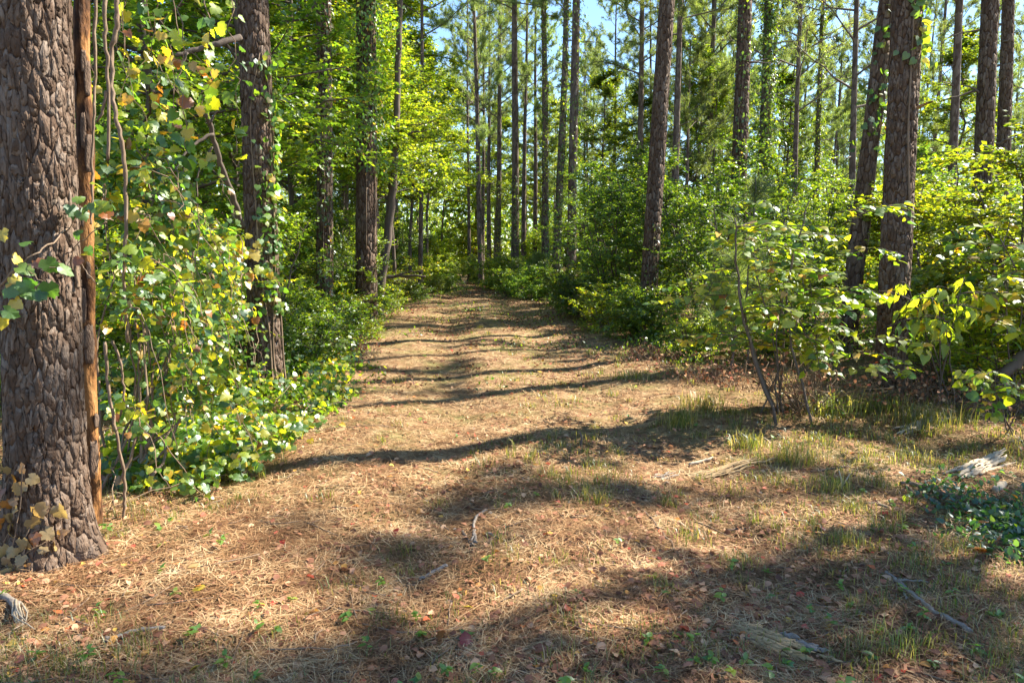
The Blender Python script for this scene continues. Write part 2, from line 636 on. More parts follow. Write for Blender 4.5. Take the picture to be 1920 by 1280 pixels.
def gz(x, y):
    return grid_h(np.asarray(x, float), np.asarray(y, float)) + np.where(np.abs(x - pc(y)) < phw(y) * .95, .016, 0)


def base(px, Y):
    """ground point at depth Y under image column px (column at ground level)"""
    x = (px - 960) / FPX * (Y * CP + CAMZ * SP)
    return np.array((x, Y, float(grid_h(np.array(x), np.array(float(Y))))))


# ------------------------------------------------------------------ pine trunks
def clip_half(P, a, b):
    """keep the part of convex polygon P nearer to a than to b"""
    m = ((a[0] + b[0]) / 2, (a[1] + b[1]) / 2)
    n = (b[0] - a[0], b[1] - a[1])
    out = []
    L = len(P)
    for q in range(L):
        p, r = P[q], P[(q + 1) % L]
        dp = (p[0] - m[0]) * n[0] + (p[1] - m[1]) * n[1]
        dr = (r[0] - m[0]) * n[0] + (r[1] - m[1]) * n[1]
        if dp <= 0:
            out.append(p)
        if (dp < 0 < dr) or (dr < 0 < dp):
            t = dp / (dp - dr)
            out.append((p[0] + (r[0] - p[0]) * t, p[1] + (r[1] - p[1]) * t))
    return out


def plate_cells(W, H, cw, ch, rng, u0=None, u1=None):
    """irregular upright cells tiling a strip that wraps round at W; coordinates in metres"""
    nu = max(6, int(round(W / cw)))
    nv = int(H / ch) + 1
    cw = W / nu
    ju = rng.uniform(-.34, .34, (nv + 4, nu))
    jv = rng.uniform(-.5, .5, (nv + 4, nu))
    kill = rng.random((nv + 4, nu)) < .26          # merged neighbours make some plates larger
    pt = {}
    for b in range(-2, nv + 2):
        for a in range(-3, nu + 3):
            m = a % nu
            if kill[b + 2, m]:
                continue
            pt[(a, b)] = (a + .5 + ju[b + 2, m] + .22 * (b % 2), b + .5 + jv[b + 2, m])
    cells = []
    for (a, b), c in pt.items():
        if not (0 <= a < nu and 0 <= b < nv):
            continue
        if u0 is not None and math.cos((c[0] * cw) / W * 2 * PI - u0) < u1:
            continue
        P = [(c[0] - 2.2, c[1] - 2.2), (c[0] + 2.2, c[1] - 2.2), (c[0] + 2.2, c[1] + 2.2), (c[0] - 2.2, c[1] + 2.2)]
        for db in (-2, -1, 0, 1, 2):
            for da in (-2, -1, 0, 1, 2):
                o = pt.get((a + da, b + db))
                if o is None or (da == 0 and db == 0):
                    continue
                P = clip_half(P, c, o)
        if len(P) >= 3:
            cells.append((np.array(P) * (cw, ch), np.array(c) * (cw, ch)))
    return cells


def ring_of(P, n):
    """resample a closed polygon to n points"""
    Q = np.vstack([P, P[:1]])
    d = np.concatenate([[0], np.cumsum(np.linalg.norm(np.diff(Q, axis=0), axis=1))])
    t = np.linspace(0, d[-1], n, endpoint=False)
    return np.stack([np.interp(t, d, Q[:, 0]), np.interp(t, d, Q[:, 1])], -1)


def bark_plates(surface, W, H, cw, ch, thick, gap, nring, layers, rng, u0=None, u1=None, z0=-.1):
    """surface(u, v, h) -> xyz. Crisp-edged plates with thinner flakes lying on them."""
    VV, T3, T4 = [], [], []
    off = 0
    for P, c in plate_cells(W, H, cw, ch, rng, u0, u1):
        R0 = ring_of(P, nring)
        wob = np.array((cw, ch)) * .62
        R0 = R0 + np.column_stack([vn(R0[:, 0] / cw * 2.6, R0[:, 1] / ch * 2.2, 51) - .5, vn(R0[:, 0] / cw * 2.4, R0[:, 1] / ch * 2.6, 52) - .5]) * wob
        R0 = R0 + np.column_stack([vn(R0[:, 0] / cw * 7, R0[:, 1] / ch * 6, 53) - .5, vn(R0[:, 0] / cw * 7, R0[:, 1] / ch * 8, 54) - .5]) * wob * .45
        c = R0.mean(0)
        hp = thick * rng.uniform(.55, 1.15)
        tilt = rng.normal(0, .05, 2)
        stack = [(R0, 0.0, hp, gap * .7, gap * rng.uniform(1.2, 2.2))]
        for k in range(layers):
            if rng.random() < .85:
                sx, sy = rng.uniform(.4, .9), rng.uniform(.25, .7)
                cc = c + (rng.uniform(-.5, .5) * (1 - sx) * cw * .8, rng.uniform(-.5, .5) * (1 - sy) * ch * .8)
                stack.append((cc + (R0 - c) * (sx, sy), hp * (.8 + .28 * k), hp * (1.0 + .28 * k) + thick * rng.uniform(.10, .30), 0, gap * .4))
        for Rg, h0, h1, g0, g1 in stack:
            cc = Rg.mean(0)
            dv = Rg - cc
            dl = np.linalg.norm(dv, axis=1, keepdims=True)
            un = dv / np.maximum(dl, 1e-6)
            jag = (vn(Rg[:, 0] * 95 + off, Rg[:, 1] * 60, 12) - .5) * gap * 2.0 + rng.normal(0, .5, nring) * gap
            ani = np.array((1.25, .45))
            a = cc + un * np.maximum(dl - (g0 + np.maximum(jag, -gap * .8)[:, None] * .6) * ani, .002)
            b = cc + un * np.maximum(dl - (g1 + jag[:, None]) * ani, .001)
            hb = h1 * (1 + ((b - c) / (cw, ch)) @ tilt) + rng.normal(0, .06, nring) * thick
            m = cc + un * dl * .45
            hm = h1 * (1 + ((m - c) / (cw, ch)) @ tilt) + rng.normal(0, .05, nring) * thick
            uv = np.vstack([a, b, m, cc[None]])
            h = np.concatenate([np.full(nring, h0 - (.003 if h0 == 0 else 0)), hb, hm, [hm.mean()]])
            VV.append(np.column_stack([uv, h]))
            j = np.arange(nring)
            q = (j + 1) % nring
            T4.append(np.stack([j, q, q + nring, j + nring], -1) + off)
            T4.append(np.stack([j + nring, q + nring, q + 2 * nring, j + 2 * nring], -1) + off)
            T3.append(np.stack([j + 2 * nring, q + 2 * nring, np.full(nring, 3 * nring)], -1) + off)
            off += 3 * nring + 1
    A = np.concatenate(VV)
    return surface(A[:, 0], A[:, 1] + z0, A[:, 2]), np.concatenate(T4), np.concatenate(T3)


def axis_of(p0, p1, bow, bphase):
    """centre line through p0 (ground) and p1 (somewhere above): returns f(z)->(x,y) in metres relative to p0"""
    s = (p1 - p0)[:2] / max(p1[2] - p0[2], .1)

    def f(z):
        z = np.asarray(z, float)
        w = bow * np.sin(z * .42 + bphase) - bow * math.sin(bphase)
        return s[0] * z + w, s[1] * z + w * .5
    return f


def trunk_parts(t, f, r0, H, zfine, plates, rng, flare=.42, taper=.72):
    """adds the trunk (and its bark plates when near) to thing t; plates = (cw, ch, thick, gap, ring points, flake layers)"""
    nu, nv = (40, 110) if plates else (16, 36)
    z = np.concatenate([np.linspace(-.2, zfine, nv), np.linspace(zfine, H, 14)[1:]])
    th = np.arange(nu) / nu * 2 * PI
    Z, T = np.meshgrid(z, th, indexing='ij')
    ph = rng.uniform(0, 6)

    def radius(Z, T):
        rad = r0 * (1 - taper * np.clip(Z, 0, None) / H)
        rad = rad * (1 + flare * np.exp(-np.clip(Z + .02, 0, None) / .19) * (1 + .45 * np.cos(5 * T + ph) + .2 * np.cos(3 * T + ph * 2)))
        rad = rad * (1 + .03 * np.cos(2 * T + ph + Z * .3)) * (1 + .03 * (vn(Z * 2.5, np.cos(T) * 2 + 7, 22) + vn(Z * 2.1, np.sin(T) * 2 + 17, 23) - 1))
        return rad

    rad = radius(Z, T)
    if plates:
        rad = rad - plates[2] * .75 * np.clip((zfine - Z) / .3 + .2, 0, 1)
    else:
        rad = rad * (1 + .05 * (vn(T * 3, Z * 2.5, 21) - .5))
    cx, cy = f(Z)
    V = np.stack([cx + rad * np.cos(T), cy + rad * np.sin(T), Z], -1).reshape(-1, 3)
    n = len(z)
    ii, jj = np.meshgrid(np.arange(n - 1), np.arange(nu), indexing='ij')
    kk = (jj + 1) % nu
    Q = np.stack([ii * nu + jj, ii * nu + kk, (ii + 1) * nu + kk, (ii + 1) * nu + jj], -1).reshape(-1, 4)
    link('trunk', mesh_from('trunk', V, [Q], M_innerbark if plates else M_farbark, smooth=True), t)
    if plates:
        cw, ch, thick, gap, nring, layers = plates

        def surface(u, v, h):
            T = u / r0
            R_ = radius(v, T) - thick * .75 + h
            cx, cy = f(v)
            return np.stack([cx + R_ * np.cos(T), cy + R_ * np.sin(T), v], -1)
        V, q, tr = bark_plates(surface, 2 * PI * r0, zfine + .15, cw, ch, thick, gap, nring, layers, rng, math.atan2(-t.location[1], -t.location[0]), -.45)
        o = link('bark', mesh_from('bark', V, [q, tr], M_bark), t)
        o['kind'] = 'stuff'


# ------------------------------------------------------------------ pine crowns (limbs + needles), shared by the trees
def needle_tufts(P, D, rng, nn, length, width):
    """fans of needles at P pointing about D"""
    n = len(P)
    d = np.repeat(D, nn, 0) * .75 + rng.normal(0, .62, (n * nn, 3))
    d[:, 2] += .12
    d = nrm(d)
    p = np.repeat(P, nn, 0) - np.repeat(D, nn, 0) * rng.uniform(0, .16, (n * nn, 1))
    s = nrm(np.cross(d, rng.normal(0, 1, d.shape))) * width * .5
    ln = length * rng.uniform(.7, 1.15, (n * nn, 1))
    tip = p + d * ln
    tip[:, 2] -= ln[:, 0] * .12
    V = np.stack([p - s, p + s, tip], 1).reshape(-1, 3)
    F = np.arange(len(V)).reshape(-1, 3)
    return V, F


def pine_crown(rng, L=9.0, rl=2.9, nl=26, nn=26, dens=1.0, low_bare=.1):
    tb = Tubes()
    P, D = [], []
    for k in range(nl):
        t = (k + rng.uniform(0, .8)) / nl
        z = t * L
        az = k * 2.4 + rng.uniform(-.5, .5)
        ln = rl * (1 - t) ** .6 * rng.uniform(.6, 1.1) * (.75 + .5 * min(1, t * 5)) + .35
        el = R(rng.uniform(8, 30) + 25 * t)
        d = np.array((math.cos(az) * math.cos(el), math.sin(az) * math.cos(el), math.sin(el)))
        n = 7
        s = np.linspace(0, 1, n)[:, None]
        pts = np.array((0, 0, z)) + d * s * ln + np.array((0, 0, 1)) * (s ** 2) * ln * rng.uniform(-.05, .25) + rng.normal(0, .035, (n, 3)) * ln * s
        tb.add(pts, np.linspace(.035 * (1 - t * .6), .008, n), 4, False)
        ns = int(5 + ln * 4.2)
        for q in range(ns):
            u = rng.uniform(.25, 1)
            i = min(n - 2, int(u * (n - 1)))
            fr = u * (n - 1) - i
            b = pts[i] * (1 - fr) + pts[i + 1] * fr
            dd = nrm(nrm(pts[i + 1] - pts[i]) + rng.normal(0, .55, 3) + np.array((0, 0, .3)))
            sl = rng.uniform(.3, .75) * (1.1 - .4 * u)
            e = b + dd * sl
            tb.add(np.array([b, b + dd * sl * .5 + rng.normal(0, .03, 3), e]), [.01, .008, .005], 3, False)
            m = max(1, int(5 * dens * rng.uniform(.7, 1.4)))
            for w in range(m):
                v = 1 - .22 * w
                P.append(b + dd * sl * max(v, .2) + rng.normal(0, .05, 3))
                D.append(nrm(dd + rng.normal(0, .35, 3)))
        for w in range(3):
            P.append(pts[-1] + rng.normal(0, .06, 3))
            D.append(nrm(pts[-1] - pts[-2] + rng.normal(0, .1, 3)))
    for w in range(9):
        az = rng.uniform(0, 6.28)
        z = -rng.uniform(.2, 4.2)
        ln = rng.uniform(.15, 1.3) * (1 if rng.random() < .6 else .4)
        dd = np.array((math.cos(az), math.sin(az), rng.uniform(-.25, .35)))
        q = np.array((0, 0, z)) + dd * np.linspace(0, ln, 5)[:, None] + rng.normal(0, .03, (5, 3)) * np.linspace(0, 1, 5)[:, None]
        tb.add(q, np.linspace(.022, .007, 5), 4, False)
    for w in range(8):
        P.append(np.array((0, 0, L + .05 * w)) + rng.normal(0, .12, 3))
        D.append(nrm(np.array((0, 0, 1.0)) + rng.normal(0, .5, 3)))
    V, F = needle_tufts(np.array(P), np.array(D), rng, nn, .20, .015)
    return tb.mesh('limbs', M_limb), mesh_from('crown', V, [F], M_needle)


rng = np.random.default_rng(11)
CROWNS = [pine_crown(rng, 9.5, 2.9, 28, 24), pine_crown(rng, 8.5, 2.6, 24, 24, .9), pine_crown(rng, 10.5, 3.2, 30, 24, .8),
          pine_crown(rng, 8.0, 2.4, 20, 22, .7), pine_crown(rng, 11.0, 2.7, 30, 22, .8)]
BARE = pine_crown(rng, 8.0, 2.6, 22, 10, .35)


def pine(name, label, p0, p1, r0, H, zc, var, rng, detail=0, bow=.02, group=None, csc=1.0, cat='tree', crown=True):
    """p0 ground point, p1 a second point on the axis; zc: height where the crown starts"""
    f = axis_of(p0, p1, bow, rng.uniform(0, 6))
    t = thing(name, label, cat, p0, group)
    pl = {3: (.028, .092, .0056, .0009, 18, 3), 2: (.034, .105, .010, .0014, 11, 2), 1: (.050, .14, .014, .0026, 9, 0)}.get(detail)
    trunk_parts(t, f, r0, H, {3: 3.2, 2: 5.2, 1: 8.0}.get(detail, min(H * .8, 14)), pl, rng)
    if crown:
        lm, cm = CROWNS[var] if var >= 0 else BARE
        Lc = [9.5, 8.5, 10.5, 8.0, 11.0][var] if var >= 0 else 8.0
        sz = (H - zc) / Lc
        x, y = f((zc + H) / 2)
        x0, y0 = f(zc)
        x1, y1 = f(H)
        mat = Matrix(((csc, 0, (x1 - x0) / Lc, x0), (0, csc, (y1 - y0) / Lc, y0), (0, 0, sz, zc), (0, 0, 0, 1)))
        rot = Matrix.Rotation(rng.uniform(0, 6.28), 4, 'Z')
        for nm, me in (('limbs', lm), ('crown', cm)):
            o = link(nm, me, t)
            if nm == 'limbs':
                o['kind'] = 'stuff'
            o.matrix_local = mat @ rot
    return t, f


PINES = {}
PG = 'pine trees lining the path'


def pine_px(key, label, top, bot, Y, wpx, H, zc, var, seed, detail=0, bow=.02, csc=1.0, crown=True, name='pine_tree'):
    """top=(px,py), bot=(px,py): two points of the trunk in the photograph; Y its depth"""
    rng = np.random.default_rng(seed)
    a = at(top[0], top[1], Y)
    b = at(bot[0], bot[1], Y)
    s = (a - b) / (a[2] - b[2])
    p0 = b - s * b[2]
    p0[2] = float(grid_h(p0[0], p0[1]))
    p0 = b + s * (p0[2] - b[2])
    r = wpx / FPX * Y / 2
    PINES[key] = (pine(name, label, p0, a, r, H, zc, var, rng, detail, bow, PG, csc, crown=crown), p0, r, H)


pine_px('front', 'thick furrowed pine trunk beside the barkless orange snag', (61, 0), (92, 1010), 3.38, 130, 21, 10, 0, 1, 3, .004)
pine_px('creeper', 'brown pine trunk with small green creeper up one side, behind the yellow-leaved grapevine', (477, 0), (497, 640), 7.8, 62, 20, 10, 1, 2, 2, .01)
pine_px('slim', 'slim pine trunk half hidden in leaves, second from the leaning dead branch', (608, 30), (608, 600), 13.5, 33, 20, 11, 2, 3, 1)
pine_px('broad', 'broad dark pine trunk whose top is smothered in creeper', (683, 0), (686, 520), 14.5, 42, 22, 12, 3, 4, 1)
pine_px('thin1', 'thin pine trunk glimpsed between the crooked tree and the path end', (789, 250), (788, 560), 26, 9, 18, 9, 4, 5)
pine_px('far0', 'slim trunk standing at the grapevine edge of the far track end', (877, 100), (880, 535), 40, 7, 17, 9, 3, 44)
pine_px('far1', 'thin far pine at the path end, first of the tight cluster', (897, 100), (893, 480), 60, 7, 20, 9, 0, 6)
pine_px('far2', 'far pine in the tight cluster at the path end, second from the grapevine side', (907, 100), (905, 475), 50, 8, 20, 9, 1, 7)
pine_px('far3', 'far grey pine in the tight cluster, touching its slimmer neighbour', (918, 60), (917, 475), 48, 9, 21, 10, 2, 8)
pine_px('far4', 'far pine with vine leaves low on its trunk, beside the tight cluster', (938, 0), (933, 480), 42, 12, 20, 9.5, 3, 9)
pine_px('mid1', 'tall straight pine standing at the path end where the track narrows', (965, 0), (965, 545), 31, 16, 22, 11, 4, 10)
pine_px('far5', 'slim pine just behind the tall straight one at the path end', (989, 0), (983, 380), 45, 10, 20, 9, 0, 12)
pine_px('far6', 'slim pale pine between the tall straight pine and the first ivied trunk', (1004, 0), (1003, 360), 46, 9, 21, 10, 1, 13)
pine_px('ivy1', 'pine with scattered ivy all the way up, a second stem at its foot', (1019, 0), (1022, 500), 30, 15, 21, 11, 2, 14)
pine_px('ivy2', 'slightly bowed ivied pine between two straight trunks', (1058, 0), (1043, 520), 27, 15, 20, 10.5, 3, 15, 0, .05)
pine_px('mid2', 'dark straight pine with foliage at its foot, right of the ivied pair', (1079, 0), (1071, 540), 24, 19, 21, 11, 4, 16)
pine_px('mid3', 'pine trunk vanishing behind the shrubs, next to the tall leaning pine', (1204, 0), (1200, 215), 30, 14, 20, 9, 0, 17)
pine_px('lean', 'tall clean pine leaning outwards over the dark shrubs at the path side', (1252, 0), (1217, 540), 14.5, 33, 22, 12, 1, 18, 1, .01)
pine_px('mid4', 'reddish pine trunk just behind the tall leaning pine', (1276, 0), (1271, 190), 27, 15, 19, 9.5, 2, 19)
pine_px('thin2', 'slender pine with upswept limbs between the leaning pine and the thick pine', (1325, 0), (1316, 200), 36, 10, 18, 6.5, 3, 20)
pine_px('thin3', 'slender short pine with whorled limbs in a bright gap', (1352, 60), (1348, 250), 38, 9, 15, 5.5, 4, 21)
pine_px('thick', 'thick pine rising behind the young pine sapling', (1400, 0), (1388, 320), 15.5, 31, 21, 9.5, 0, 22, 1)
pine_px('ivy3', 'pine sheathed in dense ivy beside the thick pine', (1439, 0), (1430, 310), 19, 20, 20, 11, 1, 23)
pine_px('bare', 'thin bare-limbed tree against open sky', (1504, 0), (1494, 320), 26, 12, 15, 6.2, -1, 24, 0, .05, name='bare_tree')
pine_px('ivy4', 'thin ivied trunk against open sky beside the bare-limbed tree', (1544, 0), (1532, 320), 28, 12, 17, 9, 3, 25)
pine_px('limbed', 'pine with long bare side limbs near the strongly tilted pine', (1606, 0), (1600, 280), 22, 14, 16, 6.0, -1, 26)
pine_px('tilt', 'strongly tilted pine whose foot is wrapped by the big-leaved bush', (1662, 0), (1590, 620), 10.2, 33, 20, 11, 2, 27, 1)
pine_px('right', 'large plated pine trunk with orange-leaved creeper at the top and a broken stub', (1699, 0), (1668, 745), 7.5, 54, 22, 13.5, 3, 28, 2, .012, .8)
pine_px('mid5', 'grey pine at the back between the plated pine and the two close pines', (1800, 0), (1787, 280), 22, 18, 20, 9, 4, 29)
pine_px('pair1', 'thicker of two close pines rising above the sunlit bushes', (1859, 0), (1845, 290), 13, 35, 20, 8.4, 0, 30, 1, .02, .85)
pine_px('pair2', 'slimmer of two close pines rising above the sunlit bushes', (1889, 0), (1880, 285), 16, 25, 20, 9, 1, 31, 1, .02, .85)
# the far rank of pines beyond the shrubs: too much alike to be told apart
rng = np.random.default_rng(77)
fp = []
tries = 0
while len(fp) < 95 and tries < 6000:
    tries += 1
    Y = rng.uniform(30, 92)
    px = rng.uniform(-60, 1980)
    if 830 < px < 900 and Y < 80:
        continue
    x = (px - 960) / FPX * Y
    if any((x - a) ** 2 + (Y - b) ** 2 < 6 for a, b in fp):
        continue
    fp.append((x, Y))
for i, (x, Y) in enumerate(fp):
    p0 = np.array((x, Y, float(grid_h(x, Y))))
    H = rng.uniform(16, 23)
    pine('distant_pine', 'one of the distant slender pines crowded beyond the shrubs', p0, p0 + np.array((rng.normal(0, .25), 0, 10)), rng.uniform(.11, .17), H, H * rng.uniform(.28, .5),
         int(rng.integers(0, 5)), rng, 0, rng.uniform(0, .08), 'distant pines beyond the shrubs', rng.uniform(.95, 1.3))
fp2 = []
tries = 0
while len(fp2) < 30 and tries < 4000:
    tries += 1
    Y = rng.uniform(27, 58)
    px = rng.uniform(880, 1960) if len(fp2) < 22 else rng.uniform(-40, 830)
    x = (px - 960) / FPX * Y
    if abs(x - float(pc(Y))) < 3.2 or any((x - a) ** 2 + (Y - b) ** 2 < 9 for a, b in fp2):
        continue
    fp2.append((x, Y))
for i, (x, Y) in enumerate(fp2):
    p0 = np.array((x, Y, float(grid_h(x, Y))))
    H = rng.uniform(9, 15)
    pine('young_pine', 'one of the feathery young pines in the bright gaps beyond the shrubs', p0, p0 + np.array((rng.normal(0, .2), 0, 10)), rng.uniform(.07, .11), H, H * rng.uniform(.2, .35),
         int(rng.integers(0, 5)), rng, 0, rng.uniform(0, .08), 'young pines in the gaps', rng.uniform(.75, 1.0))
# unseen pines added beyond the frame edge so their crowns shade the track
for i, (x, y, H) in enumerate([(17.0, 10.5, 22), (15.2, 6.4, 21), (19.5, 7.6, 22)]):
    p0 = np.array((x, y, float(grid_h(x, y))))
    pine('pine_tree', 'unseen pine added beyond the sunlit bushes to shade the track', p0, p0 + np.array((.2, 0, 10)), .17, H, 12, i % 5, rng, 0, .02, 'pines outside the view', (.95, .75, .75)[i])

# ------------------------------------------------------------------ broadleaved shrubs and trees (shared prototypes)
UP = np.array((0, 0, 1.0))


def curve_pts(b, d, ln, n, bend, rng, wob):
    s = np.linspace(0, 1, n)[:, None]
    return b + d * s * ln + UP * (s ** 2) * ln * bend + rng.normal(0, wob, (n, 3)) * ln * s


def broadleaf(rng, H, Rad, stems, nb, ntw, nl, leaf, mat, tpl, lo=.12, el=(5, 50), droop=-.12, r_stem=.03, spread=.45, top=.75, twl=(.25, .55), flat=.6, sv=.3):
    tb = Tubes()
    TS, TD, TL = [], [], []
    for s in range(stems):
        a = rng.uniform(0, 6.28)
        b = np.array((math.cos(a), math.sin(a), 0)) * (.18 if stems > 1 else 0) * rng.random()
        a += rng.normal(0, .5)
        tilt = spread * (rng.uniform(.3, 1) if stems > 1 else .12)
        hs = H * (rng.uniform(.7, 1) if stems > 1 else 1)
        d = nrm(np.array((math.cos(a) * tilt, math.sin(a) * tilt, 1)))
        P = curve_pts(b - UP * .1, d, hs, 10, 0, rng, .018)
        tb.add(P, np.linspace(r_stem, r_stem * .22, 10), 6, False)
        for k in range(nb):
            t = lo + (1 - lo) * ((k + rng.random()) / nb)
            i = min(8, int(t * 9))
            fr = t * 9 - i
            bb = P[i] * (1 - fr) + P[i + 1] * fr
            az = rng.uniform(0, 6.28)
            e = R(rng.uniform(*el))
            prof = math.sin(PI * min(1, (t * .92 + .12)) ** top) ** .6
            ln = max(.25, Rad * prof * rng.uniform(.55, 1.1))
            bd = np.array((math.cos(az) * math.cos(e), math.sin(az) * math.cos(e), math.sin(e)))
            B = curve_pts(bb, bd, ln, 6, droop, rng, .05)
            tb.add(B, np.linspace(r_stem * .35, .004, 6), 4, False)
            for q in range(ntw):
                u = rng.uniform(.15, 1)
                i2 = min(4, int(u * 5))
                f2 = u * 5 - i2
                tp = B[i2] * (1 - f2) + B[i2 + 1] * f2
                bt = nrm(B[i2 + 1] - B[i2])
                side = nrm(np.cross(bt, UP)) * rng.choice((-1, 1))
                td = nrm(bt * rng.uniform(.4, 1) + side * rng.uniform(.2, 1) + UP * rng.normal(.05, .3))
                tl = rng.uniform(*twl)
                TS.append(tp)
                TD.append(td)
                TL.append(tl)
    TS = np.array(TS)
    TD = np.array(TD)
    TL = np.array(TL)
    # thin twigs as 3-sided spikes, vectorised
    n = len(TS)
    sd = nrm(np.cross(TD, UP + rng.normal(0, .01, (n, 3))))
    up2 = np.cross(sd, TD)
    w = .0045
    tv = np.stack([TS + sd * w, TS - sd * w * .5 + up2 * w * .87, TS - sd * w * .5 - up2 * w * .87, TS + TD * TL[:, None] - UP * .06 * TL[:, None]], 1).reshape(-1, 3)
    k = (np.arange(n) * 4)[:, None]
    tf = np.concatenate([k + np.array((0, 1, 3)), k + np.array((1, 2, 3)), k + np.array((2, 0, 3))])
    wood_V = np.concatenate(tb.V + [tv])
    wood = mesh_from('stem', wood_V, [np.concatenate(tb.Q), tf + tb.n], M_wood, smooth=True)
    # leaves
    m = n * nl
    u = np.tile((np.arange(nl) + .5) / nl, n) + rng.normal(0, .03, m)
    sgn = np.tile(np.where(np.arange(nl) % 2, 1, -1), n)[:, None]
    S_, D_, L_ = np.repeat(TS, nl, 0), np.repeat(TD, nl, 0), np.repeat(TL, nl)[:, None]
    sdr = np.repeat(sd, nl, 0)
    pos = S_ + D_ * L_ * u[:, None] - UP * .06 * L_ * (u ** 2)[:, None] + rng.normal(0, .012, (m, 3))
    ld = D_ * .6 + sdr * sgn * .9 + rng.normal(0, .3, (m, 3)) - UP * .12
    out = nrm(pos - np.array((0, 0, H * .5)))
    nn = UP * flat + out * .25 + rng.normal(0, .38, (m, 3))
    size = leaf * rng.uniform(1 - sv, 1 + sv, m)
    V, F = leaf_cloud(pos, ld, nn, size, tpl)
    return wood, mesh_from('foliage', V, [F], mat)


rng = np.random.default_rng(21)
K = t_kite()
PROTO = {}


def proto(key, wood, fol):
    PROTO[key] = (wood, fol)


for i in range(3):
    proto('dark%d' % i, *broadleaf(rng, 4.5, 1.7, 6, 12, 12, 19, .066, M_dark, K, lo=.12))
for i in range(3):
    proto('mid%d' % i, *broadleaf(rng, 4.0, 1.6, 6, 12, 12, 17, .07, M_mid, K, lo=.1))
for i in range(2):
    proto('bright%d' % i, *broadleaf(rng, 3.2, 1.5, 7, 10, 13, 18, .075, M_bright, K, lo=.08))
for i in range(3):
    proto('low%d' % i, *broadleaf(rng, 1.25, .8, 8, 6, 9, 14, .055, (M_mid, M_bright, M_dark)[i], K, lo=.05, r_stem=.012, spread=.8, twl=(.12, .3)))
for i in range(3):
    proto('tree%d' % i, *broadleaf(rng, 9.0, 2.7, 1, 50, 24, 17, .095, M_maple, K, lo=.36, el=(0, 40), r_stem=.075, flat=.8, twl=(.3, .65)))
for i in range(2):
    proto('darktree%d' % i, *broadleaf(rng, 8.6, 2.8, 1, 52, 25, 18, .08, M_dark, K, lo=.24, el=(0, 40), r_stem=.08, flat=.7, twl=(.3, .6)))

proto('sparse', *broadleaf(np.random.default_rng(23), 9.0, 2.6, 1, 40, 11, 11, .095, M_maple, K, lo=.38, el=(0, 40), r_stem=.07, flat=.8, twl=(.25, .5)))  # thinned crown, for the unseen tree added to cast dapples
prot_obj = {}
prng = np.random.default_rng(31)


def plant(key, name, px, Y, sc, label, group, cat, x=None):
    if x is None:
        p = base(px, Y)
    else:
        p = np.array((x, Y, float(grid_h(np.array(x), np.array(float(Y))))))
    rz = prng.uniform(0, 6.28)
    s = (sc * prng.uniform(.92, 1.08), sc * prng.uniform(.92, 1.08), sc)
    k = (key, name)
    if k not in prot_obj:
        t = thing(name, label, cat, p, group, rz, s)
        w, f = PROTO[key]
        link('stem', w, t)
        link('foliage', f, t)
        prot_obj[k] = t
        return t
    return copy_thing(prot_obj[k], p, rz, s, label, cat, group)


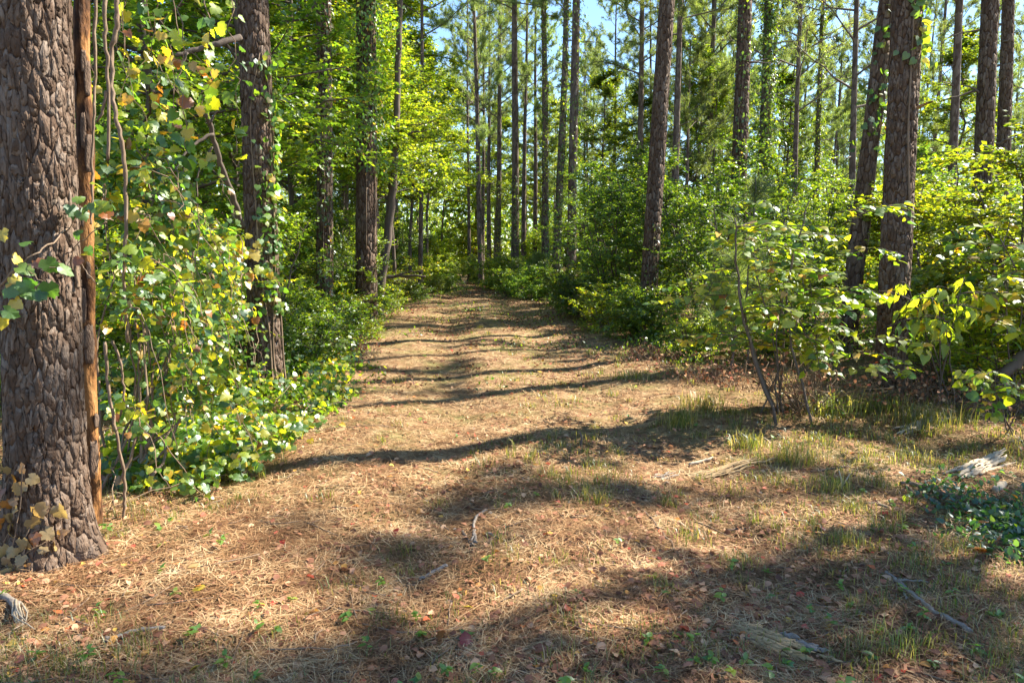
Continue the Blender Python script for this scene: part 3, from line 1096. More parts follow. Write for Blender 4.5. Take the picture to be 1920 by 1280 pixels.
# individually recognisable shrubs and understorey trees: (kind, name, px at ground, depth, scale, label)
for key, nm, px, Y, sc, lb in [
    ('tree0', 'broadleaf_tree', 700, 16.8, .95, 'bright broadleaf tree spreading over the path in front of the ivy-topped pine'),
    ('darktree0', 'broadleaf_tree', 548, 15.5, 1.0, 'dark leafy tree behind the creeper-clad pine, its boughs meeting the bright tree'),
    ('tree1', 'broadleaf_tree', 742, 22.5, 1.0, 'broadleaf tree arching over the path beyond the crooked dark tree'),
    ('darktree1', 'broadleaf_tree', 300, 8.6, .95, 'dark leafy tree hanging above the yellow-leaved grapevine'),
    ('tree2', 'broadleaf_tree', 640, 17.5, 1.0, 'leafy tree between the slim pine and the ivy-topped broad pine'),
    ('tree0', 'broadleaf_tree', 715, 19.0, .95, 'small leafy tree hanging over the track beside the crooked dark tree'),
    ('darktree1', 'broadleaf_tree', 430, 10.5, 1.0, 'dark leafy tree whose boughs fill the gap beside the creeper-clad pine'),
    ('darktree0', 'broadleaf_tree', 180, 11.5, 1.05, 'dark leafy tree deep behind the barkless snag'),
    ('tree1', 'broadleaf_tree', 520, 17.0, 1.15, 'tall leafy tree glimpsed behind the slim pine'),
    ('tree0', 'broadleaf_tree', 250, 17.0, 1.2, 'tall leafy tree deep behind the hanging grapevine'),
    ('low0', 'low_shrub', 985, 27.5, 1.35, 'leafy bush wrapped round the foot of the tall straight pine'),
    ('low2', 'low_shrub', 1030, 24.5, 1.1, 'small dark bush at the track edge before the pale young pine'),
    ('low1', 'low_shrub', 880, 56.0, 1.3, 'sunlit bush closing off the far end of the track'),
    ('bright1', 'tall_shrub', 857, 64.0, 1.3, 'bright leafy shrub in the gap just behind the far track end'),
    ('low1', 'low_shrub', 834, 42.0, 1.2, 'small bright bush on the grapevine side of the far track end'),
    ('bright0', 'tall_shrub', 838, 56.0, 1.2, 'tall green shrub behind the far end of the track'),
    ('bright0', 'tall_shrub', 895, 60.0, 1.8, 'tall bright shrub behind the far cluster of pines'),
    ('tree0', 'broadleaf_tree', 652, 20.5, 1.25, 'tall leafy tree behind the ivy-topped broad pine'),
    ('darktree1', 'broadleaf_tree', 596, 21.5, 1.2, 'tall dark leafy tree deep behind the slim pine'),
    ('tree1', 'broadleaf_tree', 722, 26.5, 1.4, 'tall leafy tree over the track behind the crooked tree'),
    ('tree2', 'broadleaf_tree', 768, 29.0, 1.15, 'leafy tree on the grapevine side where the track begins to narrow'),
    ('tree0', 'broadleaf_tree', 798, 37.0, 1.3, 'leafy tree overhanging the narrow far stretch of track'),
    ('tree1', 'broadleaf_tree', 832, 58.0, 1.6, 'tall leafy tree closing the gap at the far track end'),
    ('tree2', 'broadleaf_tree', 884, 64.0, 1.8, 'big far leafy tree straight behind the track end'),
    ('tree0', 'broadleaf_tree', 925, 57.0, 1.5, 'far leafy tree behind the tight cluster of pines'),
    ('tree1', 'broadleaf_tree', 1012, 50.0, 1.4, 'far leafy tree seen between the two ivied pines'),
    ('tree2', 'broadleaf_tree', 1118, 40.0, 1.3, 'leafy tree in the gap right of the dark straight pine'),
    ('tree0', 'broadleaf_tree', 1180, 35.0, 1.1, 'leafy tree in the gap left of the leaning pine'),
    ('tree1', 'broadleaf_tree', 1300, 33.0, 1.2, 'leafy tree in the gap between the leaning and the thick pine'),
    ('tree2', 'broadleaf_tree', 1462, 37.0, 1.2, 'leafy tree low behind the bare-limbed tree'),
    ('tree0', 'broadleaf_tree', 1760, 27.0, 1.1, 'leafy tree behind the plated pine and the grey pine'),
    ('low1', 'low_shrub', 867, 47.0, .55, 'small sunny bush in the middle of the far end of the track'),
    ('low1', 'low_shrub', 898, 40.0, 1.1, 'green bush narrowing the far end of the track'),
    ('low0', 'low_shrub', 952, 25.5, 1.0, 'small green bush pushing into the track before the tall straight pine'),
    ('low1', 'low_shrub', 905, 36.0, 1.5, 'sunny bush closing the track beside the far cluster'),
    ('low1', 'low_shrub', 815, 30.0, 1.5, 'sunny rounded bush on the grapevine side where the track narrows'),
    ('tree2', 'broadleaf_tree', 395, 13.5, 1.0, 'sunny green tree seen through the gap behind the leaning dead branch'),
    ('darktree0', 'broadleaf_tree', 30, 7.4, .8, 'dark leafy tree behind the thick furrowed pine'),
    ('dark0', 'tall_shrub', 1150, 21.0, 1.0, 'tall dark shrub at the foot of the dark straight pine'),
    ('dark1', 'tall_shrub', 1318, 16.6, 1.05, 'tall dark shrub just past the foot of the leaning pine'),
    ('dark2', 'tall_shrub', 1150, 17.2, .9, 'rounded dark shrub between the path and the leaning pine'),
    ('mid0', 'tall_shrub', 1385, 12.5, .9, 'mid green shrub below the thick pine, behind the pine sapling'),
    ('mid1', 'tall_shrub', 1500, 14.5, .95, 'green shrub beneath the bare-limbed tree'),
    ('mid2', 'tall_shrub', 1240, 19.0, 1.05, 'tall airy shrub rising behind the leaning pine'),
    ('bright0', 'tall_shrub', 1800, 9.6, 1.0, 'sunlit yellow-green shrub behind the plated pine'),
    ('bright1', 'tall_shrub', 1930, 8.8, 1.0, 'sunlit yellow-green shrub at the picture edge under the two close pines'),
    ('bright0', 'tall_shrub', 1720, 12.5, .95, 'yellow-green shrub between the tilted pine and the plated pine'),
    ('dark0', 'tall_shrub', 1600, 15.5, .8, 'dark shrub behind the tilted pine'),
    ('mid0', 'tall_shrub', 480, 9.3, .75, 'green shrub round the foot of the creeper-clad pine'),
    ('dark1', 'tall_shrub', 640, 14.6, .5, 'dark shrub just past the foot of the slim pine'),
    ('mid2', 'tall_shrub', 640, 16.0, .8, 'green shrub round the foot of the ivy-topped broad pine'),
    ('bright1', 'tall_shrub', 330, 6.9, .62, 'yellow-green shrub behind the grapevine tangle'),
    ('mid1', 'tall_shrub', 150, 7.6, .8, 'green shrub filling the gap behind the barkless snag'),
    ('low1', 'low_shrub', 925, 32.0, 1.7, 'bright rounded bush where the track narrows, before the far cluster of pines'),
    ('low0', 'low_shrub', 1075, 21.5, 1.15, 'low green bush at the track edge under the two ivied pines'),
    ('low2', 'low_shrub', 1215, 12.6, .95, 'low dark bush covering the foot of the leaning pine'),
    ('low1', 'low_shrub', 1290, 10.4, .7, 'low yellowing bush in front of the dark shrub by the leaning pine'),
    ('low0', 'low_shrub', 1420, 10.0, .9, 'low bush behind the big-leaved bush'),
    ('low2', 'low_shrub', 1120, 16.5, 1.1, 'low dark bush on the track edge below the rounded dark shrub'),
    ('low0', 'low_shrub', 690, 17.0, 1.0, 'low bush at the track edge by the fallen branch'),
    ('low1', 'low_shrub', 665, 14.0, 1.05, 'leafy bush before the foot of the ivy-topped broad pine'),
    ('low2', 'low_shrub', 612, 12.9, .95, 'bushy growth at the very foot of the slim pine'),
    ('low0', 'low_shrub', 545, 10.6, 1.0, 'bush behind the foot of the creeper-clad pine'),
    ('mid1', 'tall_shrub', 655, 17.6, .75, 'leafy shrub hiding the ground behind the ivy-topped broad pine'),
    ('low1', 'low_shrub', 1150, 14.2, 1.0, 'bright bush at the track edge short of the leaning pine'),
    ('low1', 'low_shrub', 745, 22.5, 1.25, 'low sunny bush at the track edge past the fallen branch'),
    ('low2', 'low_shrub', 640, 12.4, .9, 'low dark bush at the track edge beside the slim pine'),
    ('low1', 'low_shrub', 1880, 7.4, 1.0, 'sunlit low bush at the picture edge behind the drooping-leaved sapling'),
    ('low0', 'low_shrub', 1760, 8.4, 1.0, 'low bush immediately behind the plated pine'),
    ('low2', 'low_shrub', 560, 8.9, .8, 'low dark bush between the creeper-clad pine and the ground vines'),
]:
    plant(key, nm, px, Y, sc, lb, 'shrubs and small trees beside the path', 'tree' if 'tree' in nm else 'shrub')

# one leafy tree added out of view to dapple the near litter with shade
plant('sparse', 'broadleaf_tree', 0, 6.0, 1.0, 'unseen thin-leaved tree added past the picture edge to dapple the near litter', 'shrubs and small trees beside the path', 'tree', x=7.6)

# the ranks behind, too much alike to be told apart
frng = np.random.default_rng(41)
keys = ['dark0', 'dark1', 'dark2', 'mid0', 'mid1', 'mid2', 'bright0', 'bright1', 'tree0', 'tree1', 'tree2']
occ = []
n = 0
while n < 150:
    Y = frng.uniform(12, 62)
    px = frng.uniform(-80, 2000)
    x = (px - 960) / FPX * Y
    off = x - float(pc(Y))
    lim = float(phw(min(Y, 40))) + 1.8
    if abs(off) < lim and Y < 62:
        continue
    if (Y < 19 and 1380 < px < 1700) or (Y < 18.5 and 1080 < px < 1400):
        continue
    if any((x - a) ** 2 + (Y - b) ** 2 < 2.6 for a, b in occ):
        continue
    occ.append((x, Y))
    side = off < 0
    k = keys[int(frng.integers(0, len(keys)))]
    if k.startswith('tree') and (not side or frng.random() < .4):
        k = 'mid%d' % frng.integers(0, 3)
    sc = frng.uniform(.65, 1.05)
    if px > 1350 and Y > 18:
        sc *= .85
    if Y > 33:
        sc *= 1.35
    plant(k, 'understorey_shrub', 0, Y, sc, 'one of the massed shrubs under the pines on the grapevine side of the track' if side else 'one of the massed shrubs under the pines on the log side of the track',
          'massed shrubs on the grapevine side' if side else 'massed shrubs on the log side', 'shrub', x=x)
    n += 1
# low edge growth along the track
n = 0
for Y in np.arange(13, 46, 1.7):
    for sd in (-1, 1):
        y = Y + frng.uniform(-.6, .6)
        x = float(pc(y)) + sd * (float(phw(y)) + frng.uniform(-.1, 1.1))
        plant('low%d' % frng.integers(0, 3), 'verge_bush', 0, y, frng.uniform(.3, .95),
              'small leafy bush in the verge row on the grapevine side' if sd < 0 else 'small leafy bush in the verge row on the shrub side',
              'verge bushes on the grapevine side' if sd < 0 else 'verge bushes on the shrub side', 'bush', x=x)

# every plant of the ranks behind gets a label of its own: counted from the trunk it stands next to
REFS = [(-9999, 'the picture edge'), (75, 'the thick furrowed pine'), (485, 'the creeper-clad pine'), (608, 'the slim pine'), (684, 'the ivy-topped pine'), (742, 'the crooked tree'), (905, 'the tight far cluster'),
        (965, 'the tall straight pine'), (1076, 'the dark straight pine'), (1238, 'the leaning pine'), (1395, 'the thick pine'), (1436, 'the ivy-sheathed pine'), (1640, 'the tilted pine'), (1690, 'the plated pine'),
        (1793, 'the grey pine'), (1870, 'the two close pines'), (99999, 'the picture edge')]
ORD = 'first second third fourth fifth sixth seventh eighth ninth tenth eleventh twelfth thirteenth fourteenth fifteenth sixteenth seventeenth eighteenth nineteenth twentieth'.split()
for nm, word, ranks in (('distant_pine', 'distant slender pine', None), ('young_pine', 'feathery young pine', None), ('understorey_shrub', 'shrub', ((24, 'near-rank'), (38, 'middle-rank'), (99, 'back-rank')))):
    by = {}
    for o in COL.objects:
        if o.parent is None and o.name.split('.')[0] == nm:
            q = 960 + FPX * o.location[0] / o.location[1]
            i = max(k for k, r in enumerate(REFS) if r[0] <= q)
            w = word if not ranks else next(b for a, b in ranks if o.location[1] < a) + ' ' + word
            by.setdefault((i, w), []).append((q, o))
    for (i, w), L in by.items():
        L.sort(key=lambda p: p[0])
        for k, (q, o) in enumerate(L):
            if k < 12 or k < len(L) / 2:
                o['label'] = '%s, %s from %s towards %s' % (w, ORD[min(k, 19)], REFS[i][1], REFS[i + 1][1])
            else:
                o['label'] = '%s, %s from %s towards %s' % (w, ORD[min(len(L) - 1 - k, 19)], REFS[i + 1][1], REFS[i][1])
for side, word in (('verge bushes on the grapevine side', 'grapevine'), ('verge bushes on the shrub side', 'shrub')):
    L = sorted((o for o in COL.objects if o.parent is None and o.get('group') == side), key=lambda o: o.location[1])
    for k, o in enumerate(L):
        o['label'] = 'small leafy bush on the %s edge of the track, %s going away' % (word, ORD[min(k, 19)])
for o in COL.objects:
    if o.parent is None and o.get('group') == 'pines outside the view':
        x = o.location[0]
        o['label'] = 'unseen pine added for its shade, %s of the three past the picture edge' % ('inner' if x < 16 else 'middle' if x < 18 else 'outer')

# far wood that reads as one mass
rng = np.random.default_rng(51)
n = 105000
ang = R(rng.uniform(-50, 50, 1)[0] * 0) + rng.uniform(R(-48), R(48), n)
dist = rng.uniform(58, 125, n)
x = np.sin(ang) * dist
y = np.cos(ang) * dist
top = 3.5 + 7.5 * vn(ang * 40, dist * .05, 61) ** 1.3 + 2.5 * vn(ang * 160, dist * .1, 62)
z = top * rng.random(n) ** .8
V, F = leaf_cloud(np.stack([x, y, z], -1), nrm(rng.normal(0, 1, (n, 3))), UP + rng.normal(0, .7, (n, 3)), rng.uniform(.35, .65, n), K)
tag(link('distant_woods', mesh_from('distant_woods', V, [F], M_mid)), 'far mass of green woodland closing off the view', None, kind='stuff')

def on_trunk(key, px, py, off):
    """where the line of sight through (px, py) meets the trunk's bark, moved out by off; beside the trunk: level with its axis"""
    (t, f), p0, r, H = PINES[key]
    Y = p0[1] - r
    for _ in range(5):
        q = at(px, py, Y)
        cx, cy = f(q[2] - p0[2])
        rr = r * (1 - .72 * max(q[2], 0) / H) * (1 + .35 * math.exp(-max(q[2] + .02, 0) / .16)) + off
        dx = q[0] - (p0[0] + cx)
        # distance along the view from the axis
        Y = p0[1] + cy - (math.sqrt(rr * rr - dx * dx) if abs(dx) < rr * .98 else 0.0)
    return at(px, py, Y)


# ------------------------------------------------------------------ climbing vines on the trunks
def creeper(key, label, z0, z1, n, leaf, bias, spread, rad, seed, mat, tpl=None, stems=2, low=1.0):
    (t, f), p0, r, H = PINES[key]
    rng = np.random.default_rng(seed)
    tpl = tpl or (t_heart() if np.hypot(*p0[:2]) < 12 else t_kite())
    u = rng.random(n) ** low
    z = z0 + (z1 - z0) * u
    cl = vn(z * 1.7, z * 0 + seed, 71)
    th = rng.normal(bias, spread, n) + (vn(z * .9, z * 0 + seed, 72) - .5) * 1.6
    rr = r * (1 - .72 * z / H)
    out = rr + .015 + np.abs(rng.normal(0, 1, n)) * rad * (.25 + 1.5 * np.clip(cl - .3, 0, 1))
    cx, cy = f(z)
    rd = np.stack([np.cos(th), np.sin(th), th * 0], -1)
    pos = np.stack([cx, cy, z], -1) + rd * out[:, None]
    nn = rd * .8 + UP * .45 + rng.normal(0, .35, (n, 3))
    d = -UP * .7 + rd * .25 + rng.normal(0, .5, (n, 3))
    V, F = leaf_cloud(pos, d, nn, leaf * rng.uniform(.6, 1.3, n), tpl)
    root = thing('climbing_vine', label, 'vine', p0, 'vines climbing the pine trunks')
    link('foliage', mesh_from('foliage', V, [F], mat), root)
    for k in range(stems):
        tb = Tubes()
        zz = np.linspace(max(0, z0 - 1.5), z1, 26)
        tt = bias + (k - (stems - 1) / 2) * spread * .7 + (vn(zz * .8, zz * 0 + seed + k, 73) - .5) * 1.5
        rr2 = r * (1 - .72 * zz / H) * (1 + .3 * np.exp(-zz / .16)) + .012
        cx, cy = f(zz)
        tb.add(np.stack([cx + rr2 * np.cos(tt), cy + rr2 * np.sin(tt), zz], -1), np.linspace(.012, .005, 26), 5)
        link('stem', tb.mesh('stem', M_vinebark), root)


creeper('creeper', 'green small-leaved creeper on one side of the brown pine behind the grapevine', .9, 3.7, 360, .062, -.75, .42, .07, 1, M_ivy, stems=3)
creeper('broad', 'bushy creeper smothering the top of the broad dark pine', 3.2, 9.5, 4200, .085, -1.2, 1.5, .42, 2, M_ivy, low=.8)
creeper('slim', 'thin creeper on the slim pine behind the leafy tree', .5, 8, 900, .08, -1.2, 1.0, .14, 3, M_ivy)
creeper('ivy1', 'scattered ivy all the way up the pine with two stems at its foot', .3, 14, 1700, .095, -1.2, 1.4, .13, 4, M_mid)
creeper('ivy2', 'ivy on the slightly bowed pine', .3, 13, 2000, .095, -.6, 1.1, .16, 5, M_mid)
creeper('mid2', 'loose ivy round the middle of the dark straight pine', 1.5, 10, 900, .09, 0, 1.2, .16, 6, M_mid)
creeper('ivy3', 'dense dark ivy sheathing the pine beside the thick pine', 2.5, 10, 4200, .09, -1.2, 1.6, .26, 7, M_dark)
creeper('ivy4', 'ivy sleeve on the thin trunk against open sky', 1, 13, 2200, .10, -1.2, 1.5, .12, 8, M_mid)
creeper('right', 'orange and green leaved creeper at the top of the plated pine', 3.5, 5.6, 170, .085, -1.1, .8, .13, 9, M_ivy, stems=1)
creeper('far4', 'pale leaved vine low on the far pine beside the tight cluster', 1, 6, 500, .12, -1.2, 1.2, .1, 10, M_bright)
creeper('mid1', 'tuft of ivy low on the tall straight pine at the path end', .6, 5, 420, .09, -1.4, .9, .1, 11, M_mid)
creeper('tilt', 'yellowing creeper on the upper part of the strongly tilted pine', 3, 6.5, 200, .085, -.9, .8, .16, 12, M_ivy, stems=1)
creeper('lean', 'wisps of creeper round the lower trunk of the tall leaning pine', .3, 2.2, 160, .07, -1.0, .8, .1, 13, M_ivy, stems=1)
creeper('thick', 'wisps of creeper on the thick pine', 2.0, 7.5, 260, .08, -1.6, .9, .1, 14, M_ivy, stems=1)

# ------------------------------------------------------------------ plants with leaves large enough to be parts
T_HEART, T_GRAPE, T_OV, T_LANCE, T_CURL = t_heart(), t_grape(), t_ovate(), t_lance(), t_curled()
L_deep = leaf_mat('leaf_deep_green', [(0, (.022, .07, .025)), (.5, (.038, .095, .03)), (1, (.075, .14, .035))], rand='object', gloss=.06)
CLS = {'d': L_deep, 'g': L_green, 'l': L_lime, 'y': L_yellow, 'o': L_orange, 't': L_tan, 'r': L_red}
LEAFMESH = {}
_lr = np.random.default_rng(17)


def leaf_me(tn, tpl, c, i):
    """one of a few differently curled shapes of this leaf"""
    k = (tn, c, i % 4)
    if k not in LEAFMESH:
        V = tpl[0].copy()
        q = i % 4
        V[:, 2] += _lr.normal(0, .035, len(V)) + (0, -.25, .10, -.12)[q] * V[:, 0] ** 2 + (0, .30, -.35, .12)[q] * V[:, 1] ** 2 * 2
        V[:, 1] *= (1, .86, 1.06, .94)[q] * (1 + .08 * np.sign(V[:, 1]) * (-1) ** q)
        V[:, :2] += _lr.normal(0, .022, (len(V), 2))
        LEAFMESH[k] = mesh_from('leaf', V, [tpl[1]], CLS[c])
    return LEAFMESH[k]


def leaf_plant(name, label, cat, origin, pos, d, n, size, cls, tn, tpl, tubes, nparts, massmat, wood=None, group=None):
    origin = np.asarray(origin, float)
    t = thing(name, label, cat, origin, group)
    pos = np.asarray(pos, float)
    d = nrm(np.asarray(d, float))
    s = nrm(np.cross(n, d))
    n = np.cross(d, s)
    size = np.asarray(size, float)
    px, py, dep = project(pos)
    app = size / dep * (.25 + .75 * np.abs((n * nrm(np.array((0, 0, CAMZ)) - pos)).sum(-1)))
    # nearest leaf of each small patch of view first, then by size
    cell = np.floor(px / 9).astype(int) * 4096 + np.floor(py / 9).astype(int)
    order = np.lexsort((dep, cell))
    first = np.ones(len(order), bool)
    first[1:] = cell[order][1:] != cell[order][:-1]
    rank = np.zeros(len(order))
    rank[order] = ~first
    vis = (px > -10) & (px < 1930) & (py > -10) & (py < 1290)
    score = app * np.where(rank > 0, .25, 1) * np.where(vis, 1, .1)
    pick = np.argsort(-score)
    part, rest = pick[:nparts], pick[nparts:]
    for i in part:
        o = link('leaf', leaf_me(tn, tpl, cls[i], int(i)), t)
        M = Matrix.Identity(4)
        for a in range(3):
            M[a][0] = d[i][a] * size[i]
            M[a][1] = s[i][a] * size[i]
            M[a][2] = n[i][a] * size[i]
            M[a][3] = pos[i][a] - origin[a]
        o.matrix_local = M
    if len(rest):
        V, F = leaf_cloud(pos[rest] - origin, d[rest], n[rest], size[rest], T_HEART if tn == 'grape' else tpl)
        o = link('foliage', mesh_from('foliage', V, [F], massmat), t)
        o['kind'] = 'stuff'
    if tubes is not None and tubes.n:
        tubes.V = [v - origin for v in tubes.V]
        o = link('stem', tubes.mesh('stem', wood or M_vinebark), t)
        o['kind'] = 'stuff'
    return t


def pick_cls(rng, n, w):
    k = list(w)
    p = np.array([w[a] for a in k], float)
    return np.array(k)[rng.choice(len(k), n, p=p / p.sum())]


def wavy(pts, n, rng, wob):
    """resample a polyline smoothly through the given points"""
    pts = np.asarray(pts, float)
    t = np.linspace(0, 1, len(pts))
    q = np.linspace(0, 1, n)
    i = np.clip((q * (len(pts) - 1)).astype(int), 0, len(pts) - 2)
    fr = (q * (len(pts) - 1) - i)[:, None]
    p0 = pts[np.maximum(i - 1, 0)]
    p1, p2 = pts[i], pts[i + 1]
    p3 = pts[np.minimum(i + 2, len(pts) - 1)]
    out = .5 * ((2 * p1) + (-p0 + p2) * fr + (2 * p0 - 5 * p1 + 4 * p2 - p3) * fr ** 2 + (-p0 + 3 * p1 - 3 * p2 + p3) * fr ** 3)
    return out + rng.normal(0, wob, out.shape)


# --- the grapevine tangle beside the thick pine
rng = np.random.default_rng(101)
pos, nn, cc, d, sz = [], [], [], [], []
tb = Tubes()
gb = base(225, 4.7)
starts = [(200, 300, 4.8), (235, 310, 4.9), (270, 320, 5.0), (215, 380, 4.6), (300, 350, 5.1), (250, 420, 4.7), (330, 400, 5.2), (200, 470, 4.5), (290, 450, 4.9), (370, 440, 5.4), (240, 520, 4.5),
          (340, 500, 5.1), (400, 480, 5.5), (210, 600, 4.4), (290, 580, 4.7), (360, 580, 5.1), (410, 560, 5.5), (250, 680, 4.5), (330, 660, 4.9), (390, 660, 5.3), (230, 760, 4.3), (300, 740, 4.6), (370, 730, 5.1)]
for k in range(92):
    a = starts[k % len(starts)] if k < 46 else starts[int(rng.integers(0, len(starts)))]
    Y0 = a[2] + rng.uniform(-.35, .45)
    p0 = at(a[0] + rng.uniform(-25, 25), a[1] + rng.uniform(-25, 25), Y0)
    run = rng.uniform(-.25, .75)
    drop = rng.uniform(.15, .8)
    p1 = p0 + np.array((run * .5, rng.uniform(-.3, .2), rng.uniform(-.05, .12)))
    p2 = p0 + np.array((run, rng.uniform(-.5, .25), -drop))
    q2x, _, dp = project(p2)
    lim = 445 if p2[2] > .9 else 500
    if q2x > lim:
        p2[0] -= (q2x - lim) / FPX * dp
        p1[0] -= (q2x - lim) / FPX * dp * .5
    n_ = 16
    P = wavy([p0, p1, p2], n_, rng, .012)
    P[:, 2] = np.maximum(P[:, 2], grid_h(P[:, 0], P[:, 1]) + .04)
    tb.add(P, np.linspace(.0055, .0018, n_), 4)
    yl = np.clip((a[0] - 200) / 230, 0, 1)
    nlv = int(26 + 30 * rng.random())
    base_sz = rng.uniform(.042, .072)
    for q in range(nlv):
        u = rng.uniform(.0, 1) * (n_ - 1)
        i = min(n_ - 2, int(u))
        b = P[i] + (P[i + 1] - P[i]) * (u - i)
        side = nrm(rng.normal(0, 1, 3) + np.array((.1, -.45, .35)))
        pet = rng.uniform(.02, .10)
        pos.append(b + side * pet)
        d.append(side * .6 - UP * .6 + rng.normal(0, .45, 3))
        nn.append(np.array((.25, -.35, .7)) + side * .3 + rng.normal(0, .42, 3))
        sz.append(base_sz * rng.uniform(.45, 1.35) * (1.15 - .45 * u / n_))
        cc.append(str(pick_cls(rng, 1, {'g': .62 - .26 * yl, 'l': .26 + .12 * yl, 'y': .07 + .11 * yl, 'o': .04, 't': .01})[0]))
for k in range(16):
    st = at(rng.uniform(190, 320), rng.uniform(880, 930), 4.5 + rng.uniform(-.2, .3))
    a = starts[int(rng.integers(0, len(starts)))]
    e = at(a[0], a[1], a[2])
    P = wavy([st, st * .5 + e * .5 + rng.normal(0, .15, 3), e], 16, rng, .012)
    P[:, 2] = np.maximum(P[:, 2], grid_h(P[:, 0], P[:, 1]) - .03)
    tb.add(P, np.linspace(.011, .004, 16), 5)
pos, nn, cc, d, sz = np.array(pos), np.array(nn), np.array(cc), np.array(d), np.array(sz)
keep = pos[:, 2] > grid_h(pos[:, 0], pos[:, 1]) + .03
pos, nn, cc, d, sz = pos[keep], nn[keep], cc[keep], d[keep], sz[keep]
leaf_plant('grapevine', 'big tangle of yellowing grapevine beside the thick furrowed pine', 'vine', gb, pos, d, nn, sz, cc, 'grape', T_GRAPE, tb, 300, M_vineleaf)

# --- leafy vine strands hanging from above
pos, nn, d, cc = [], [], [], []
tb = Tubes()
for k, px0 in enumerate([188, 225, 245, 275, 300, 325, 350, 385, 415]):
    Y = rng.uniform(4.6, 6.0)
    ye = rng.uniform(150, 340)
    P = wavy([at(px0, -120, Y), at(px0 + rng.uniform(-25, 30), ye * .45, Y), at(px0 + rng.uniform(-30, 50), ye, Y)], 22, rng, .02)
    tb.add(P, np.linspace(.005, .002, 22), 4)
    for i in range(2, 22):
        for w in range(2):
            if rng.random() < .62:
                dd = nrm(rng.normal(0, 1, 3) + np.array((0, 0, -.6)))
                pos.append(P[i] + dd * .05)
                d.append(dd)
                nn.append(np.array((.2, -.3, .7)) + rng.normal(0, .4, 3))
                cc.append(str(pick_cls(rng, 1, {'g': .5, 'l': .32, 'y': .14, 'o': .04})[0]))
for px, py, c in [(305, 105, 'y'), (315, 108, 'y'), (333, 112, 'o'), (357, 118, 't'), (378, 126, 'o'), (402, 131, 'y'), (336, 184, 'y'), (350, 182, 'o'), (378, 205, 'y'), (372, 200, 'y'),
                  (238, 57, 'o'), (246, 128, 'y'), (254, 136, 'y'), (240, 178, 'y'), (228, 184, 'y'), (302, 60, 'y'), (312, 90, 'y'), (330, 72, 'l'), (352, 245, 'y')]:
    pos.append(at(px, py, 5.0))
    d.append(-UP + rng.normal(0, .3, 3))
    nn.append(np.array((.2, -.9, .3)) + rng.normal(0, .25, 3))
    cc.append(c)
for a, b in [((300, 60), (402, 131)), ((300, 150), (380, 206)), ((225, 20), (250, 190)), ((330, 160), (352, 245))]:
    tb.add(wavy([at(a[0], a[1] - 25, 5.02), at((a[0] + b[0]) / 2, (a[1] + b[1]) / 2, 5.02), at(b[0], b[1], 5.02)], 12, rng, .008), .0025, 4)
m = len(pos)
leaf_plant('hanging_grapevine', 'loose strands of grapevine with bright yellow leaves hanging above the tangle', 'vine', at(300, -40, 5.2), pos, np.array(d), np.array(nn), rng.uniform(.055, .10, m), cc, 'grape', T_GRAPE, tb, 220, M_vineleaf)

# --- yellow end of the vine reaching across the second pine
pos, cc = [], []
for px, py, c in [(438, 462, 'y'), (446, 470, 'y'), (455, 465, 'o'), (466, 468, 'y'), (474, 472, 'y'), (449, 452, 'l'), (470, 512, 'o'), (480, 506, 'y'), (488, 500, 'l'), (497, 505, 'l'), (506, 512, 'y'), (478, 455, 'y'),
                  (430, 480, 'l'), (442, 486, 'l'), (415, 470, 'l'), (405, 462, 'g'), (425, 455, 'l')]:
    pos.append(at(px, py, 5.9))
    cc.append(c)
m = len(pos)
tb = Tubes()
tb.add(wavy([at(395, 485, 5.7), at(440, 470, 5.92), at(485, 470, 5.92)], 14, rng, .006), .003, 4)
tb.add(wavy([at(410, 500, 5.8), at(460, 505, 5.92), at(510, 510, 5.92)], 14, rng, .006), .003, 4)
leaf_plant('grapevine_shoot', 'yellow-leaved vine shoot reaching across the creeper-clad pine', 'vine', at(395, 485, 5.7), pos, -UP + rng.normal(0, .5, (m, 3)), np.array((.2, -.8, .4)) + rng.normal(0, .3, (m, 3)), rng.uniform(.06, .10, m), cc, 'grape', T_GRAPE, tb, 40, M_vineleaf)

# --- spray of grape leaves in front of the thick pine
pos, cc, sz = [], [], []
for x, y, c, s in [(50, 965, 'y', .06), (65, 1000, 'g', .075), (132, 975, 'o', .05), (172, 972, 'g', .075), (222, 1000, 'g', .07), (80, 1052, 'g', .08), (42, 1036, 'y', .05), (30, 1062, 'y', .05), (18, 1082, 'g', .08), (82, 1096, 'g', .08),
                   (132, 1090, 'g', .07), (182, 1060, 'g', .08), (158, 1092, 'g', .05), (52, 1122, 'y', .06), (75, 912, 'g', .05), (4, 860, 'y', .06), (110, 1045, 'g', .06), (12, 1160, 'g', .07), (10, 1190, 'y', .06)]:
    pos.append(at(x / 2, y / 2, 3.0))
    cc.append(c)
    sz.append(s)
m = len(pos)
tb = Tubes()
tb.add(wavy([at(-10, 545, 3.05), at(45, 490, 3.02), at(90, 460, 3.1), at(130, 425, 3.35)], 16, rng, .004), .004, 5)
for x, y, c, s in [(60, 1100, 0, 0), (170, 1060, 0, 0), (220, 1000, 0, 0)]:
    tb.add(wavy([at(40, 495, 3.02), at((80 + x) / 4, (1000 + y) / 4, 3.01), at(x / 2, y / 2, 3.02)], 8, rng, .003), .002, 4)
leaf_plant('grapevine_spray', 'small spray of green and yellow grape leaves hanging before the thick furrowed pine', 'vine', at(-10, 545, 3.05), pos, -UP * .5 + np.array((.35, 0, 0)) + rng.normal(0, .4, (m, 3)), np.array((.15, -.75, .55)) + rng.normal(0, .22, (m, 3)), sz, cc, 'grape', T_GRAPE, tb, 40, M_vineleaf)
pos, cc, sz = [], [], []
